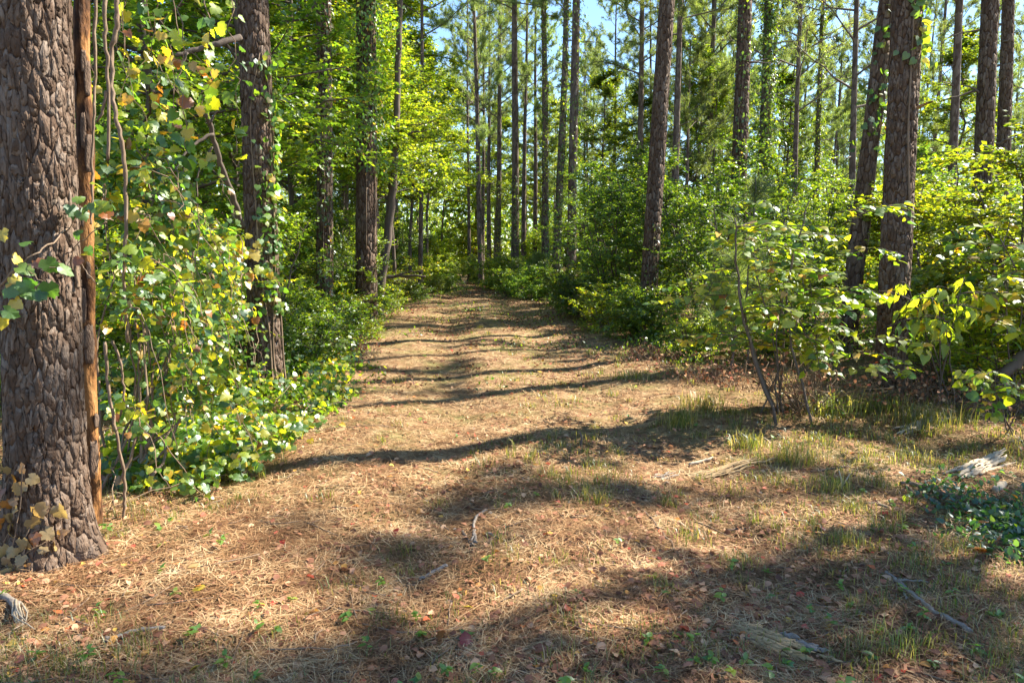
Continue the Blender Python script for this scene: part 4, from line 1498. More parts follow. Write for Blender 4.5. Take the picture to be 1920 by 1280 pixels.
for x, y, c, s in [(262, 770, 'g', .07), (282, 760, 'g', .06), (300, 788, 'g', .06), (330, 775, 'g', .05), (345, 760, 'g', .07), (360, 780, 'l', .06), (300, 880, 'g', .05), (330, 925, 'g', .05), (298, 965, 'o', .05), (312, 950, 'l', .04), (395, 800, 'o', .05), (415, 810, 'o', .05), (375, 770, 'g', .07), (342, 690, 'l', .05)]:
    pos.append(at(x / 2, y / 2, 3.3))
    cc.append(c)
    sz.append(s)
m = len(pos)
tb = Tubes()
tb.add(wavy([at(120, 440, 3.36), at(150, 400, 3.3), at(175, 380, 3.32), at(200, 400, 3.34), at(212, 412, 3.4)], 16, rng, .004), .003, 4)
tb.add(wavy([at(135, 470, 3.36), at(170, 440, 3.3), at(200, 415, 3.32)], 12, rng, .004), .0025, 4)
tb.add(wavy([at(140, 480, 3.36), at(160, 505, 3.3), at(178, 530, 3.32)], 12, rng, .004), .0025, 4)
leaf_plant('grapevine_spray', 'few green grape leaves on bare tendrils across the barkless snag', 'vine', at(120, 440, 3.36), pos, -UP * .5 + rng.normal(0, .5, (m, 3)), np.array((.15, -.75, .55)) + rng.normal(0, .25, (m, 3)), sz, cc, 'grape', T_GRAPE, tb, 40, M_vineleaf)

# --- dried ivy on the foot of the thick pine
pos, cc, sz = [], [], []
for x, y, s in [(130, 160, .07), (85, 230, .085), (125, 295, .08), (155, 215, .075), (95, 345, .06), (92, 388, .065), (185, 375, .095), (165, 445, .09), (50, 440, .085), (310, 370, .105), (365, 410, .08), (240, 500, .085), (185, 520, .085),
                (30, 340, .08), (40, 505, .095), (295, 585, .065), (115, 550, .08), (315, 530, .07), (212, 600, .06), (8, 590, .09), (140, 570, .06), (100, 735, .075), (182, 790, .06), (205, 835, .06), (118, 640, .07), (60, 740, .08),
                (30, 420, .06), (15, 280, .08), (20, 160, .07), (10, 470, .08), (75, 600, .07), (30, 650, .07), (70, 690, .06), (140, 710, .06), (175, 690, .05), (10, 720, .07)]:
    px, py = x / 2.9, 820 + y / 2.9
    pos.append(on_trunk('front', px, py, .035))
    cc.append('o' if (x * 7 + y) % 11 < 2 else 't')
    sz.append(s * .78)
m = len(pos)
tb = Tubes()
for a, b, c in [((5, 1075), (30, 990), (45, 870)), ((20, 1080), (62, 1000), (80, 990)), ((25, 1060), (60, 1030), (95, 1012)), ((0, 1040), (25, 960), (20, 900)), ((40, 1090), (50, 1000), (64, 950)), ((10, 1095), (60, 1085), (90, 1100))]:
    P = wavy([on_trunk('front', p[0], p[1], .03) for p in (a, b, c)], 12, rng, .004)
    P[:, 2] = np.maximum(P[:, 2], .01)
    tb.add(P, .003, 4)
leaf_plant('dried_ivy', 'withered tan ivy leaves round the foot of the thick furrowed pine', 'vine', at(20, 1060, 3.2), pos, -UP * .6 + rng.normal(0, .5, (m, 3)), np.array((.1, -1.0, .3)) + rng.normal(0, .25, (m, 3)), sz, cc, 'grape', T_GRAPE, tb, 40, M_litter)

# --- bed of trailing vines along the track
rng = np.random.default_rng(102)
poly = np.array([(190, 905), (300, 935), (430, 905), (520, 860), (600, 800), (655, 725), (668, 660), (560, 640), (430, 690), (250, 760)])


def in_poly(x, y, P):
    ins = np.zeros(len(x), bool)
    j = len(P) - 1
    for i in range(len(P)):
        c = ((P[i, 1] > y) != (P[j, 1] > y)) & (x < (P[j, 0] - P[i, 0]) * (y - P[i, 1]) / (P[j, 1] - P[i, 1] + 1e-9) + P[i, 0])
        ins ^= c
        j = i
    return ins


def ground_px(px, py):
    cx = (px - 960) / FPX
    cy = (640 - py) / FPX
    dz = -SP + cy * CP
    t = -CAMZ / dz
    return cx * t, (CP + cy * SP) * t


m = 16000
px, py = rng.uniform(180, 680, m), rng.uniform(640, 940, m)
k = in_poly(px + rng.normal(0, 14, m), py + rng.normal(0, 12, m), poly)
px, py = px[k], py[k]
x, y = ground_px(px, py)
ed = vn(x * 2.2, y * 2.2, 81)
k = ed + rng.uniform(-.25, .25, len(x)) > .30
x, y, ed = x[k], y[k], ed[k]
m = len(x)
hmax = .07 + .22 * np.clip(ed * 1.6 - .4, 0, 1)
z = grid_h(x, y) + .03 + hmax * rng.random(m) ** .7
pos = np.stack([x, y, z], -1)
cc = pick_cls(rng, m, {'g': .50, 'l': .33, 'y': .10, 'o': .04, 't': .03})
tb = Tubes()
for k in range(70):
    i = rng.integers(0, m)
    a = rng.uniform(0, 6.28)
    L = rng.uniform(.4, 1.1)
    s = np.linspace(0, 1, 9)[:, None]
    P = pos[i] * np.array((1, 1, 0)) + np.array((math.cos(a), math.sin(a), 0)) * s * L + rng.normal(0, .02, (9, 3))
    P[:, 2] = grid_h(P[:, 0], P[:, 1]) + .04 + .18 * np.sin(s[:, 0] * PI) * rng.random()
    tb.add(P, .003, 4)
leaf_plant('trailing_grapevine', 'low bed of green and yellow trailing vines spilling towards the track', 'vine', base(430, 5.2), pos, rng.normal(0, .6, (m, 3)) + np.array((.1, -.3, -.35)), np.array((.15, -.25, .8)) + rng.normal(0, .35, (m, 3)),
           rng.uniform(.038, .075, m), cc, 'grape', T_GRAPE, tb, 300, M_cover)

# --- the big-leaved bush
rng = np.random.default_rng(103)


def spray_bush(name, label, origin, sprays, stems, leaf, w, tn, tpl, nparts, massmat, rng, step=.055, flat=1.0, hang=.18, sub=3, wood=None):
    pos, d, nn, cc = [], [], [], []
    tb = Tubes()
    for P, r in stems:
        tb.add(P, np.linspace(r, r * .4, len(P)), 6)
    for P in sprays:
        tb.add(P, np.linspace(.006, .002, len(P)), 4)
        L = np.linalg.norm(P[-1] - P[0])
        twigs = [P]
        for q in range(sub):
            i = rng.integers(len(P) // 4, len(P) - 2)
            td = nrm(P[min(i + 2, len(P) - 1)] - P[i])
            sd = nrm(np.cross(td, UP)) * (1 if q % 2 else -1)
            dd = nrm(td * .6 + sd * rng.uniform(.5, 1) + UP * rng.normal(0, .15))
            Q = P[i] + dd * np.linspace(0, L * rng.uniform(.25, .5), 7)[:, None] - UP * (np.linspace(0, 1, 7) ** 2)[:, None] * .06
            twigs.append(Q)
            tb.add(Q, np.linspace(.004, .0015, 7), 4)
        for T in twigs:
            L2 = np.linalg.norm(np.diff(T, axis=0), axis=1).sum()
            k = max(3, int(L2 / step))
            for j in range(k):
                u = (j + .6) / k * (len(T) - 1)
                i = min(len(T) - 2, int(u))
                b = T[i] + (T[i + 1] - T[i]) * (u - i)
                td = nrm(T[i + 1] - T[i])
                sd = nrm(np.cross(td, UP)) * (1 if j % 2 else -1)
                dd = nrm(td * .55 + sd * .9 + rng.normal(0, .22, 3) - UP * hang)
                pos.append(b + dd * .02)
                d.append(dd)
                nn.append(UP * flat + np.array((0, -.25, 0)) + rng.normal(0, .28, 3))
                cc.append(str(pick_cls(rng, 1, w)[0]))
    m = len(pos)
    cc = ['g' if c == 'o' and p[2] < .9 else c for c, p in zip(cc, pos)]
    return leaf_plant(name, label, 'shrub' if 'sapling' not in name else 'sapling', origin, np.array(pos), np.array(d), np.array(nn), leaf * rng.uniform(.45, 1.25, m), cc, tn, tpl, tb, nparts, massmat, wood or M_wood)


stems, sprays = [], []
W = {'g': .40, 'l': .44, 'y': .09, 'o': .03, 't': .04}
for k in range(11):
    bx = rng.uniform(1410, 1570)
    Y = rng.uniform(6.1, 7.3)
    b = base(bx, Y)
    tx, ty = rng.uniform(1370, 1560), rng.uniform(370, 500)
    e = at(tx, ty, Y + rng.uniform(-.4, .4))
    mdl = (b * .5 + e * .5) + np.array((rng.normal(0, .12), rng.normal(0, .1), .1))
    P = wavy([b - UP * .05, mdl, e], 16, rng, .008)
    stems.append((P, rng.uniform(.008, .016)))
    for q in range(4):
        i = rng.integers(6, 15)
        a = rng.uniform(0, 6.28)
        dd = nrm(np.array((math.cos(a), math.sin(a) * .7, rng.uniform(-.05, .3))))
        L = rng.uniform(.35, .75)
        s = np.linspace(0, 1, 10)[:, None]
        sprays.append(P[i] + dd * s * L - UP * s ** 2 * L * rng.uniform(.1, .35) + rng.normal(0, .006, (10, 3)))
for a, b, Y in [((1440, 570), (1270, 560), 6.5), ((1450, 545), (1310, 535), 6.7), ((1430, 590), (1330, 600), 6.3), ((1520, 420), (1390, 375), 6.6), ((1540, 440), (1370, 440), 6.5), ((1560, 400), (1720, 400), 6.8), ((1580, 420), (1700, 385), 6.6),
                ((1570, 480), (1690, 475), 6.5), ((1560, 545), (1665, 555), 6.4), ((1500, 590), (1420, 610), 6.2), ((1570, 520), (1480, 510), 6.0), ((1600, 660), (1725, 695), 6.2), ((1610, 640), (1730, 650), 6.3), ((1590, 690), (1700, 700), 6.1)]:
    sprays.append(wavy([at(a[0], a[1], Y + .3), at((a[0] + b[0]) / 2, (a[1] + b[1]) / 2 - 12, Y), at(b[0], b[1], Y - .1)], 10, rng, .006))
spray_bush('broad_leaved_bush', 'large bush of broad green and yellowing leaves before the tilted and plated pines', base(1500, 6.7), sprays, stems, .084, W, 'heart', T_HEART, 300, M_bright, rng, step=.042)

stems, sprays = [], []
for k in range(9):
    b = base(rng.uniform(1810, 1970), rng.uniform(6.8, 7.8))
    e = at(rng.uniform(1810, 1970), rng.uniform(390, 520), b[1] + rng.uniform(-.3, .3))
    P = wavy([b - UP * .05, b * .5 + e * .5 + rng.normal(0, .1, 3), e], 14, rng, .008)
    stems.append((P, rng.uniform(.007, .013)))
    for q in range(5):
        i = rng.integers(5, 13)
        a = rng.uniform(0, 6.28)
        dd = nrm(np.array((math.cos(a), math.sin(a) * .7, rng.uniform(0, .3))))
        L = rng.uniform(.35, .7)
        s = np.linspace(0, 1, 10)[:, None]
        sprays.append(P[i] + dd * s * L - UP * s ** 2 * L * .2)
spray_bush('broad_leaved_bush', 'thinner broad-leaved bush at the picture edge beyond the plated pine', base(1850, 7.1), sprays, stems, .10, {'g': .3, 'l': .5, 'y': .12, 'o': .05, 't': .03}, 'heart', T_HEART, 240, M_bright, rng)

stems, sprays = [], []
for k in range(5):
    b = base(1755 + 10 * k, 6.8)
    e = at(rng.uniform(1700, 1820), rng.uniform(525, 570), 6.7 + rng.uniform(-.2, .2))
    P = wavy([b - UP * .04, b * .4 + e * .6 + rng.normal(0, .05, 3), e], 14, rng, .005)
    stems.append((P, .008))
    for q in range(4):
        i = rng.integers(7, 14)
        dd = nrm(np.array((rng.normal(0, 1), rng.normal(0, .6), .25)))
        s = np.linspace(0, 1, 8)[:, None]
        sprays.append(P[i] + dd * s * .4 - UP * s ** 2 * .12)
spray_bush('drooping_sapling', 'sapling with drooping bright lime leaves beside the plated pine', base(1765, 6.8), sprays, stems, .145, {'l': .75, 'g': .12, 'y': .13}, 'lance', T_LANCE, 170, M_bright, rng, step=.06, flat=.3, hang=1.3, sub=1)

stems, sprays = [], []
for k in range(4):
    b = base(1880 + 12 * k, 5.6)
    e = at(rng.uniform(1835, 1935), rng.uniform(670, 720), 5.5)
    P = wavy([b - UP * .04, b * .4 + e * .6 + rng.normal(0, .04, 3), e], 12, rng, .004)
    stems.append((P, .006))
    for q in range(4):
        i = rng.integers(4, 11)
        dd = nrm(np.array((rng.normal(0, 1), rng.normal(0, .6), .3)))
        s = np.linspace(0, 1, 8)[:, None]
        sprays.append(P[i] + dd * s * .25 - UP * s ** 2 * .06)
spray_bush('leafy_sapling', 'knee-high leafy sapling at the picture edge behind the bleached log end', base(1895, 5.6), sprays, stems, .085, {'l': .45, 'g': .45, 'y': .10}, 'heart', T_HEART, 150, M_mid, rng, step=.05, flat=.7, hang=.6, sub=1)

# --- dark ground ivy patch
rng = np.random.default_rng(104)
poly2 = np.array([(1690, 925), (1780, 918), (1850, 960), (1990, 950), (1990, 1075), (1880, 1060), (1800, 1010), (1760, 960)])
m = 5200
px, py = rng.uniform(1660, 2000, m), rng.uniform(890, 1085, m)
k = in_poly(px + rng.normal(0, 26, m), py + rng.normal(0, 15, m), poly2)
x, y = ground_px(px[k], py[k])
m = len(x)
pos = np.stack([x, y, grid_h(x, y) + .015 + .075 * rng.random(m)], -1)
tb = Tubes()
for k in range(30):
    i = rng.integers(0, m)
    a = rng.uniform(0, 6.28)
    s = np.linspace(0, 1, 8)[:, None]
    P = pos[i] * np.array((1, 1, 0)) + np.array((math.cos(a), math.sin(a), 0)) * s * .4
    P[:, 2] = grid_h(P[:, 0], P[:, 1]) + .03
    tb.add(P, .003, 4)
leaf_plant('ground_ivy', 'patch of dark glossy ground ivy below the bleached log', 'ground plant', base(1850, 4.2), pos, rng.normal(0, .7, (m, 3)) - UP * .2, UP + rng.normal(0, .3, (m, 3)), rng.uniform(.022, .055, m), pick_cls(rng, m, {'d': .93, 'l': .04, 'o': .03}),
           'ovate', T_OV, tb, 260, M_bluecover)

# --- young pines with long needles
def pine_sapling(label, px, Y, H, seed, nn=46, ln=.24, wd=.006):
    rng = np.random.default_rng(seed)
    b = base(px, Y)
    t = thing('pine_sapling', label, 'sapling', b, 'young pines among the shrubs')
    tb = Tubes()
    st = wavy([np.zeros(3) - UP * .05, np.array((.03, .02, H * .5)), np.array((-.02, 0, H))], 12, rng, .006)
    tb.add(st, np.linspace(.02, .008, 12), 6)
    P, D = [], []
    for k in range(6):
        P.append(st[-1] - UP * .05 * k)
        D.append(nrm(UP + rng.normal(0, .4, 3)))
    for k in range(16):
        z = H * rng.uniform(.25, .95)
        a = rng.uniform(0, 6.28)
        dd = nrm(np.array((math.cos(a), math.sin(a), .5)))
        L = (H - z) * .35 + .15
        q = np.array((0, 0, z)) + dd * np.linspace(0, L, 5)[:, None] + UP * (np.linspace(0, 1, 5) ** 2)[:, None] * .08
        tb.add(q, np.linspace(.008, .004, 5), 4)
        for w in range(4):
            P.append(q[-1] * (1 - .22 * w) + q[0] * .22 * w)
            D.append(nrm(dd + UP * .3 + rng.normal(0, .25, 3)))
    V, F = needle_tufts(np.array(P), np.array(D), rng, nn, ln, wd)
    link('trunk', tb.mesh('trunk', M_limb), t)
    link('needles', mesh_from('needles', V, [F], M_needle), t)


pine_sapling('young long-needled pine rising from the shrubs before the thick pine', 1402, 9.4, 2.55, 1)
pine_sapling('small long-needled pine low in the shrubs beside the big-leaved bush', 1372, 9.0, 1.55, 2)
pine_sapling('pale young pine beside the tall straight pine at the path end', 1010, 28.0, 1.6, 3, 40, .3, .012)
pine_sapling('bushy pale young pine right of the tall straight pine at the path end', 985, 29.5, 1.1, 4, 40, .3, .012)

# ------------------------------------------------------------------ dead wood that stands or hangs
rng = np.random.default_rng(105)
# barkless snag
p0 = base(172, 3.8)
a = at(147, 0, 3.8)
f = axis_of(p0, a, .02, .6)
f_straight = f


def f(z):
    x, y = f_straight(z)
    return x + .022 * (vn(np.asarray(z) * 1.3, np.asarray(z) * 0 + 2, 38) - .5) + .012 * (vn(np.asarray(z) * 4, np.asarray(z) * 0 + 5, 39) - .5), y


t = thing('dead_snag', 'barkless orange dead stem standing beside the thick furrowed pine', 'dead tree', p0)
z = np.linspace(-.1, 4.4, 120)
th = np.arange(22) / 22 * 2 * PI
Z, T = np.meshgrid(z, th, indexing='ij')
rad = .044 * (1 - .05 * Z) * (1 + .12 * np.sin(Z * 2.1 + 1) * np.sin(Z * 5.3)) * (1 + .22 * (vn(np.cos(T) * 1.5 + 5, Z * 5, 31) - .5) + .7 * np.clip(vn(np.cos(T) * 1.2 + 4, Z * 2.6 + np.sin(T), 32) - .6, 0, 1) + .10 * (vn(T * 5, Z * 14, 33) - .5))
rad = rad * np.clip((4.42 - Z) / .12, .05, 1)
cx, cy = f(Z)
V = np.stack([cx + rad * np.cos(T), cy + rad * np.sin(T), Z], -1).reshape(-1, 3)
ii, jj = np.meshgrid(np.arange(119), np.arange(22), indexing='ij')
kk = (jj + 1) % 22
link('trunk', mesh_from('trunk', V, [np.stack([ii * 22 + jj, ii * 22 + kk, (ii + 1) * 22 + kk, (ii + 1) * 22 + jj], -1).reshape(-1, 4)], M_snag, smooth=True), t)
# clinging bark flakes on the snag
fl_rng = np.random.default_rng(9)
for k in range(15):
    zz = fl_rng.uniform(.3, 2.7)
    aa = fl_rng.uniform(-2.8, -.3)
    hh, ww = fl_rng.uniform(.06, .22), fl_rng.uniform(.4, 1.0)
    zs = np.linspace(0, 1, 7)
    ts = np.linspace(-.5, .5, 5)
    ZZ_, TT_ = np.meshgrid(zs, ts, indexing='ij')
    wv = ww * (1 - .5 * np.abs(ZZ_ - .5) ** 1.5 * 2) * (1 + .3 * (vn(ZZ_ * 4, TT_ * 3 + k, 35) - .5))
    an = aa + TT_ * wv
    zc = zz + ZZ_ * hh + .02 * vn(TT_ * 5, ZZ_ * 3 + k, 36)
    fx, fy = f(zc)
    lay = []
    for off in (.050, .058):
        rr = off * (1 - .05 * zc) + .004 * vn(TT_ * 6, ZZ_ * 6, 37)
        lay.append(np.stack([fx + rr * np.cos(an), fy + rr * np.sin(an), zc], -1).reshape(-1, 3))
    V = np.concatenate(lay)
    i2, j2 = np.meshgrid(np.arange(6), np.arange(4), indexing='ij')
    q = np.stack([i2 * 5 + j2, i2 * 5 + j2 + 1, (i2 + 1) * 5 + j2 + 1, (i2 + 1) * 5 + j2], -1).reshape(-1, 4)
    rim = list(range(0, 5)) + [9, 14, 19, 24, 29, 34] + [33, 32, 31, 30] + [25, 20, 15, 10, 5]
    rim = np.array(rim)
    rq = np.stack([rim, np.roll(rim, -1), np.roll(rim, -1) + 35, rim + 35], -1)
    link('bark_flake', mesh_from('bark_flake', V, [q[:, ::-1], q + 35, rq], M_bark), t)


def tube_thing(name, label, cat, chains, mat, sides=7, group=None):
    """chains: list of (points, radii)"""
    o = np.asarray(chains[0][0][0], float)
    tb = Tubes()
    for P, r in chains:
        tb.add(np.asarray(P) - o, r, sides)
    ob = link(name, tb.mesh(name, mat), None, o)
    return tag(ob, label, cat, group)


def px_chain(pts, Y, n, rng, wob, r0, r1, lump=.15):
    Ys = Y if isinstance(Y, (list, tuple)) else [Y] * len(pts)
    P = wavy([at(p[0], p[1], q) for p, q in zip(pts, Ys)], n, rng, wob)
    return P, np.linspace(r0, r1, n) * (1 + rng.uniform(-lump, lump, n))


def ground_chain(pts, n, rng, lift, r0, r1, wob=.004, lump=.15):
    P = wavy([on_ground(*p) for p in pts], n, rng, wob)
    P[:, 2] = gz(P[:, 0], P[:, 1]) + lift
    return P, np.linspace(r0, r1, n) * (1 + rng.uniform(-lump, lump, n))


tube_thing('woody_vine', 'thick woody vine snaking down the face of the furrowed pine', 'vine', [
    (wavy([on_trunk('front', px, py, .014) for px, py in [(118, -60), (116, 20), (112, 90), (98, 170), (98, 260), (105, 330), (113, 390), (126, 440), (140, 495), (146, 540)]], 60, rng, .0015), np.linspace(.017, .009, 60) * (1 + rng.uniform(-.06, .06, 60)))],
    M_vinebark, 9, 'bare vine stems beside the snag')
tube_thing('woody_vine', 'thin pale vine stem hanging straight along the snag', 'vine', [px_chain([(181, -40), (177, 150), (174, 260), (172, 360), (170, 420)], 3.7, 30, rng, .003, .008, .005)], M_vinebark, 6, 'bare vine stems beside the snag')
tube_thing('woody_vine', 'dark vine stem ending above the yellow grape leaves', 'vine', [px_chain([(190, -40), (197, 60), (202, 170), (203, 300)], 4.1, 26, rng, .004, .013, .008), px_chain([(200, 170), (192, 210), (180, 225)], 4.1, 10, rng, .003, .009, .006)], M_vinebark, 7, 'bare vine stems beside the snag')
tube_thing('woody_vine', 'long twisting vine stem dropping into the grapevine tangle', 'vine', [px_chain([(216, -40), (219, 40), (208, 100), (212, 180), (226, 250), (234, 320), (237, 420), (232, 520), (238, 640)], 4.25, 50, rng, .004, .015, .010)], M_vinebark, 8, 'bare vine stems beside the snag')
tube_thing('woody_vine', 'vine stem looping down to the litter beside the snag foot', 'vine', [px_chain([(196, 640), (204, 730), (220, 820), (232, 890), (234, 950), (222, 985), (205, 995)], [4.0, 4.0, 3.95, 3.95, 3.95, 3.95, 3.98], 40, rng, .003, .009, .008), px_chain([(210, 640), (226, 680), (233, 740), (222, 790)], 4.1, 20, rng, .003, .008, .006)], M_vinebark, 7, 'bare vine stems beside the snag')

# leaning dead branch by the second pine
tube_thing('dead_branch', 'leaning dark dead branch propped against the creeper-clad pine', 'branch', [
    px_chain([(384, 205), (400, 260), (418, 320), (440, 380), (456, 425)], [6.6, 6.8, 7.0, 7.3, 7.6], 24, rng, .006, .022, .034, .08),
    px_chain([(400, 250), (370, 265), (350, 285), (330, 320)], [6.7, 6.6, 6.5, 6.4], 14, rng, .006, .016, .008),
    px_chain([(392, 230), (405, 212), (414, 202)], 6.6, 8, rng, .004, .012, .006),
    px_chain([(398, 275), (380, 310), (370, 335), (372, 390)], 6.6, 14, rng, .005, .010, .005)], M_wood, 8)
tube_thing('dead_branch', 'dark bough slanting across between the snag and the creeper-clad pine at the top', 'branch', [
    px_chain([(330, 105), (370, 92), (410, 82), (452, 70)], [7.2, 7.3, 7.4, 7.6], 16, rng, .006, .020, .036, .08),
    px_chain([(352, 98), (345, 120), (352, 150)], 7.2, 8, rng, .005, .010, .005)], M_wood, 8)
P = np.array([at(706, 520, 17), at(735, 519, 17), at(765, 517, 16.8), at(795, 518, 16.6)])
tube_thing('fallen_branch', 'dark fallen branch sticking out level over the track edge', 'branch', [
    (wavy(P, 16, rng, .012), np.linspace(.055, .02, 16)), (wavy([at(735, 519, 17), at(760, 512, 16.9), at(790, 509, 16.8)], 10, rng, .01), np.linspace(.025, .01, 10))], M_wood, 7)
# crooked dark tree on the grapevine side
tube_thing('crooked_tree', 'crooked dark slender tree between the ivy-topped pine and the path', 'tree', [
    px_chain([(708, 590), (716, 520), (727, 440), (735, 360), (742, 260), (745, 180), (748, 60), (752, -60)], 16.5, 40, rng, .01, .12, .06, .05),
    px_chain([(740, 270), (770, 250), (800, 245)], 16.5, 12, rng, .01, .03, .012), px_chain([(735, 360), (720, 330), (712, 290)], 16.5, 12, rng, .01, .03, .012)], M_wood, 9)
# leaning trunk at the right edge
tube_thing('leaning_log', 'dark leaning log end poking in at the picture edge above the leafy sapling', 'log', [px_chain([(1880, 702), (1905, 682), (1960, 640)], 6.9, 14, rng, .006, .05, .07, .1)], M_wood, 10)
# broken stub on the plated pine
tube_thing('branch_stub', 'broken branch stub jutting from the plated pine', 'branch', [px_chain([(1715, 203), (1732, 197), (1750, 190)], [7.42, 7.35, 7.3], 8, rng, .003, .022, .009, .2)], M_snag, 7)

# ------------------------------------------------------------------ dead wood on the ground
rng = np.random.default_rng(106)
tube_thing('fallen_stick', 'grey forked stick lying mid track', 'stick', [ground_chain([(912, 965), (897, 975), (890, 986), (889, 1008), (893, 1028)], 18, rng, .018, .010, .008), ground_chain([(890, 1005), (886, 1018), (884, 1026)], 8, rng, .02, .008, .006)], M_grey, 7)
tube_thing('fallen_stick', 'short brown stick next to the grey forked one', 'stick', [ground_chain([(866, 1006), (876, 1018), (884, 1032)], 10, rng, .015, .010, .007)], M_wood, 6)
tube_thing('fallen_stick', 'short grey stick pointing away from the forked one', 'stick', [ground_chain([(914, 1008), (926, 1013), (938, 1020)], 10, rng, .015, .008, .006)], M_grey, 6)
tube_thing('fallen_stick', 'dark stick with a pale end nearer than the grey forked one', 'stick', [ground_chain([(786, 1096), (812, 1084), (838, 1070)], 12, rng, .016, .008, .012)], M_grey, 6)
tube_thing('fallen_stick', 'long dark forked stick in the near litter on the log side', 'stick', [ground_chain([(1658, 1086), (1682, 1104), (1700, 1120), (1722, 1138), (1760, 1165), (1800, 1186), (1818, 1200)], 34, rng, .022, .009, .013),
                                                                                 ground_chain([(1682, 1104), (1708, 1104), (1736, 1108)], 12, rng, .03, .006, .004), ground_chain([(1690, 1110), (1694, 1124), (1700, 1138)], 10, rng, .02, .007, .004)], M_grey, 7)
tube_thing('fallen_branch', 'brown broken branch lying against the ground ivy patch', 'branch', [ground_chain([(1688, 913), (1712, 915), (1740, 925), (1770, 935), (1804, 940)], 24, rng, .03, .014, .024), ground_chain([(1700, 916), (1716, 932), (1728, 942)], 12, rng, .02, .012, .007)], M_vinebark, 8)
tube_thing('fallen_stick', 'brown stick short of the broken branch by the ground ivy', 'stick', [ground_chain([(1622, 953), (1642, 954), (1666, 962)], 12, rng, .018, .009, .012)], M_vinebark, 7)
yg = on_ground(1576, 925)
tube_thing('fallen_stick', 'white Y-shaped twig standing from the litter', 'stick', [
    (np.array([yg + np.array((dx, 0, z)) for z, dx in ((-.01, 0), (.05, .004), (.10, .0), (.16, -.02))]), np.linspace(.007, .004, 4)),
    (np.array([yg + np.array((dx, 0, z)) for z, dx in ((.05, .004), (.09, .03), (.14, .055))]), np.linspace(.006, .003, 3))], M_pale, 6)
tube_thing('twig_stump', 'short upright brown twig on the sunlit middle of the track', 'twig', [(np.array([on_ground(1088, 842) + np.array((dx, 0, z)) for z, dx in ((-.02, 0), (.05, .004), (.10, .012), (.15, -.006))]), np.array((.013, .012, .010, .005)))], M_wood, 7)
tube_thing('fallen_stick', 'pale bare pole lying under the big-leaved bush', 'stick', [ground_chain([(1286, 682), (1310, 676), (1338, 668)], 14, rng, .06, .022, .018)], M_pale, 8)
tube_thing('fallen_stick', 'brown stick in the near litter by the thick furrowed pine', 'stick', [ground_chain([(198, 1214), (225, 1207), (262, 1196), (310, 1190)], 18, rng, .018, .014, .009)], M_grey, 7)
tube_thing('fallen_stick', 'dark stick across the litter below the drooping grass', 'stick', [ground_chain([(1520, 893), (1556, 888), (1592, 882)], 14, rng, .02, .010, .008)], M_wood, 6)
tube_thing('fallen_stick', 'pale stick before the rotten strips of wood', 'stick', [ground_chain([(1292, 878), (1316, 872), (1338, 865)], 12, rng, .018, .012, .009)], M_pale, 6)
tube_thing('fallen_stick', 'yellowish stick at the bottom edge of the picture', 'stick', [ground_chain([(1322, 1246), (1345, 1264), (1375, 1290)], 14, rng, .016, .008, .007)], M_rot, 6)
tube_thing('fallen_stick', 'small pale stick at the bottom edge by the red leaves', 'stick', [ground_chain([(520, 1262), (570, 1256), (615, 1250)], 12, rng, .014, .007, .006)], M_rot, 6)
tube_thing('fallen_stick', 'thin dark stick in the grass gap on the log side', 'stick', [ground_chain([(1362, 1003), (1385, 1001), (1404, 998)], 10, rng, .014, .008, .007)], M_wood, 6)
tube_thing('fallen_stick', 'thin stick pointing down the track beside the long dry rut', 'stick', [ground_chain([(1205, 965), (1240, 1005), (1275, 1050), (1310, 1090)], 20, rng, .012, .008, .005)], M_vinebark, 6)

# broken pale stick with splintered end, lower corner
P, r = ground_chain([(-20, 1118), (16, 1132), (32, 1152)], 12, rng, .03, .016, .014)
t = thing('broken_branch', 'broken pale branch with a splintered end at the near corner', 'branch', P[-1])
tb = Tubes()
tb.add(P - P[-1], r, 9)
link('shaft', tb.mesh('shaft', M_grey), t)
e = on_ground(44, 1200) - P[-1]
for k in range(15):
    o = rng.normal(0, .009, 3)
    q = wavy([o - nrm(e) * .02, e * .5 + o * 1.6, e * rng.uniform(.7, 1.1) + rng.normal(0, .028, 3)], 6, rng, .002)
    q[:, 2] = np.maximum(q[:, 2], gz(q[:, 0] + P[-1][0], q[:, 1] + P[-1][1]) - P[-1][2] + .004)
    tb = Tubes()
    tb.add(q, np.linspace(.006, .0015, 6), 4)
    link('splinter', tb.mesh('splinter', M_pale), t)


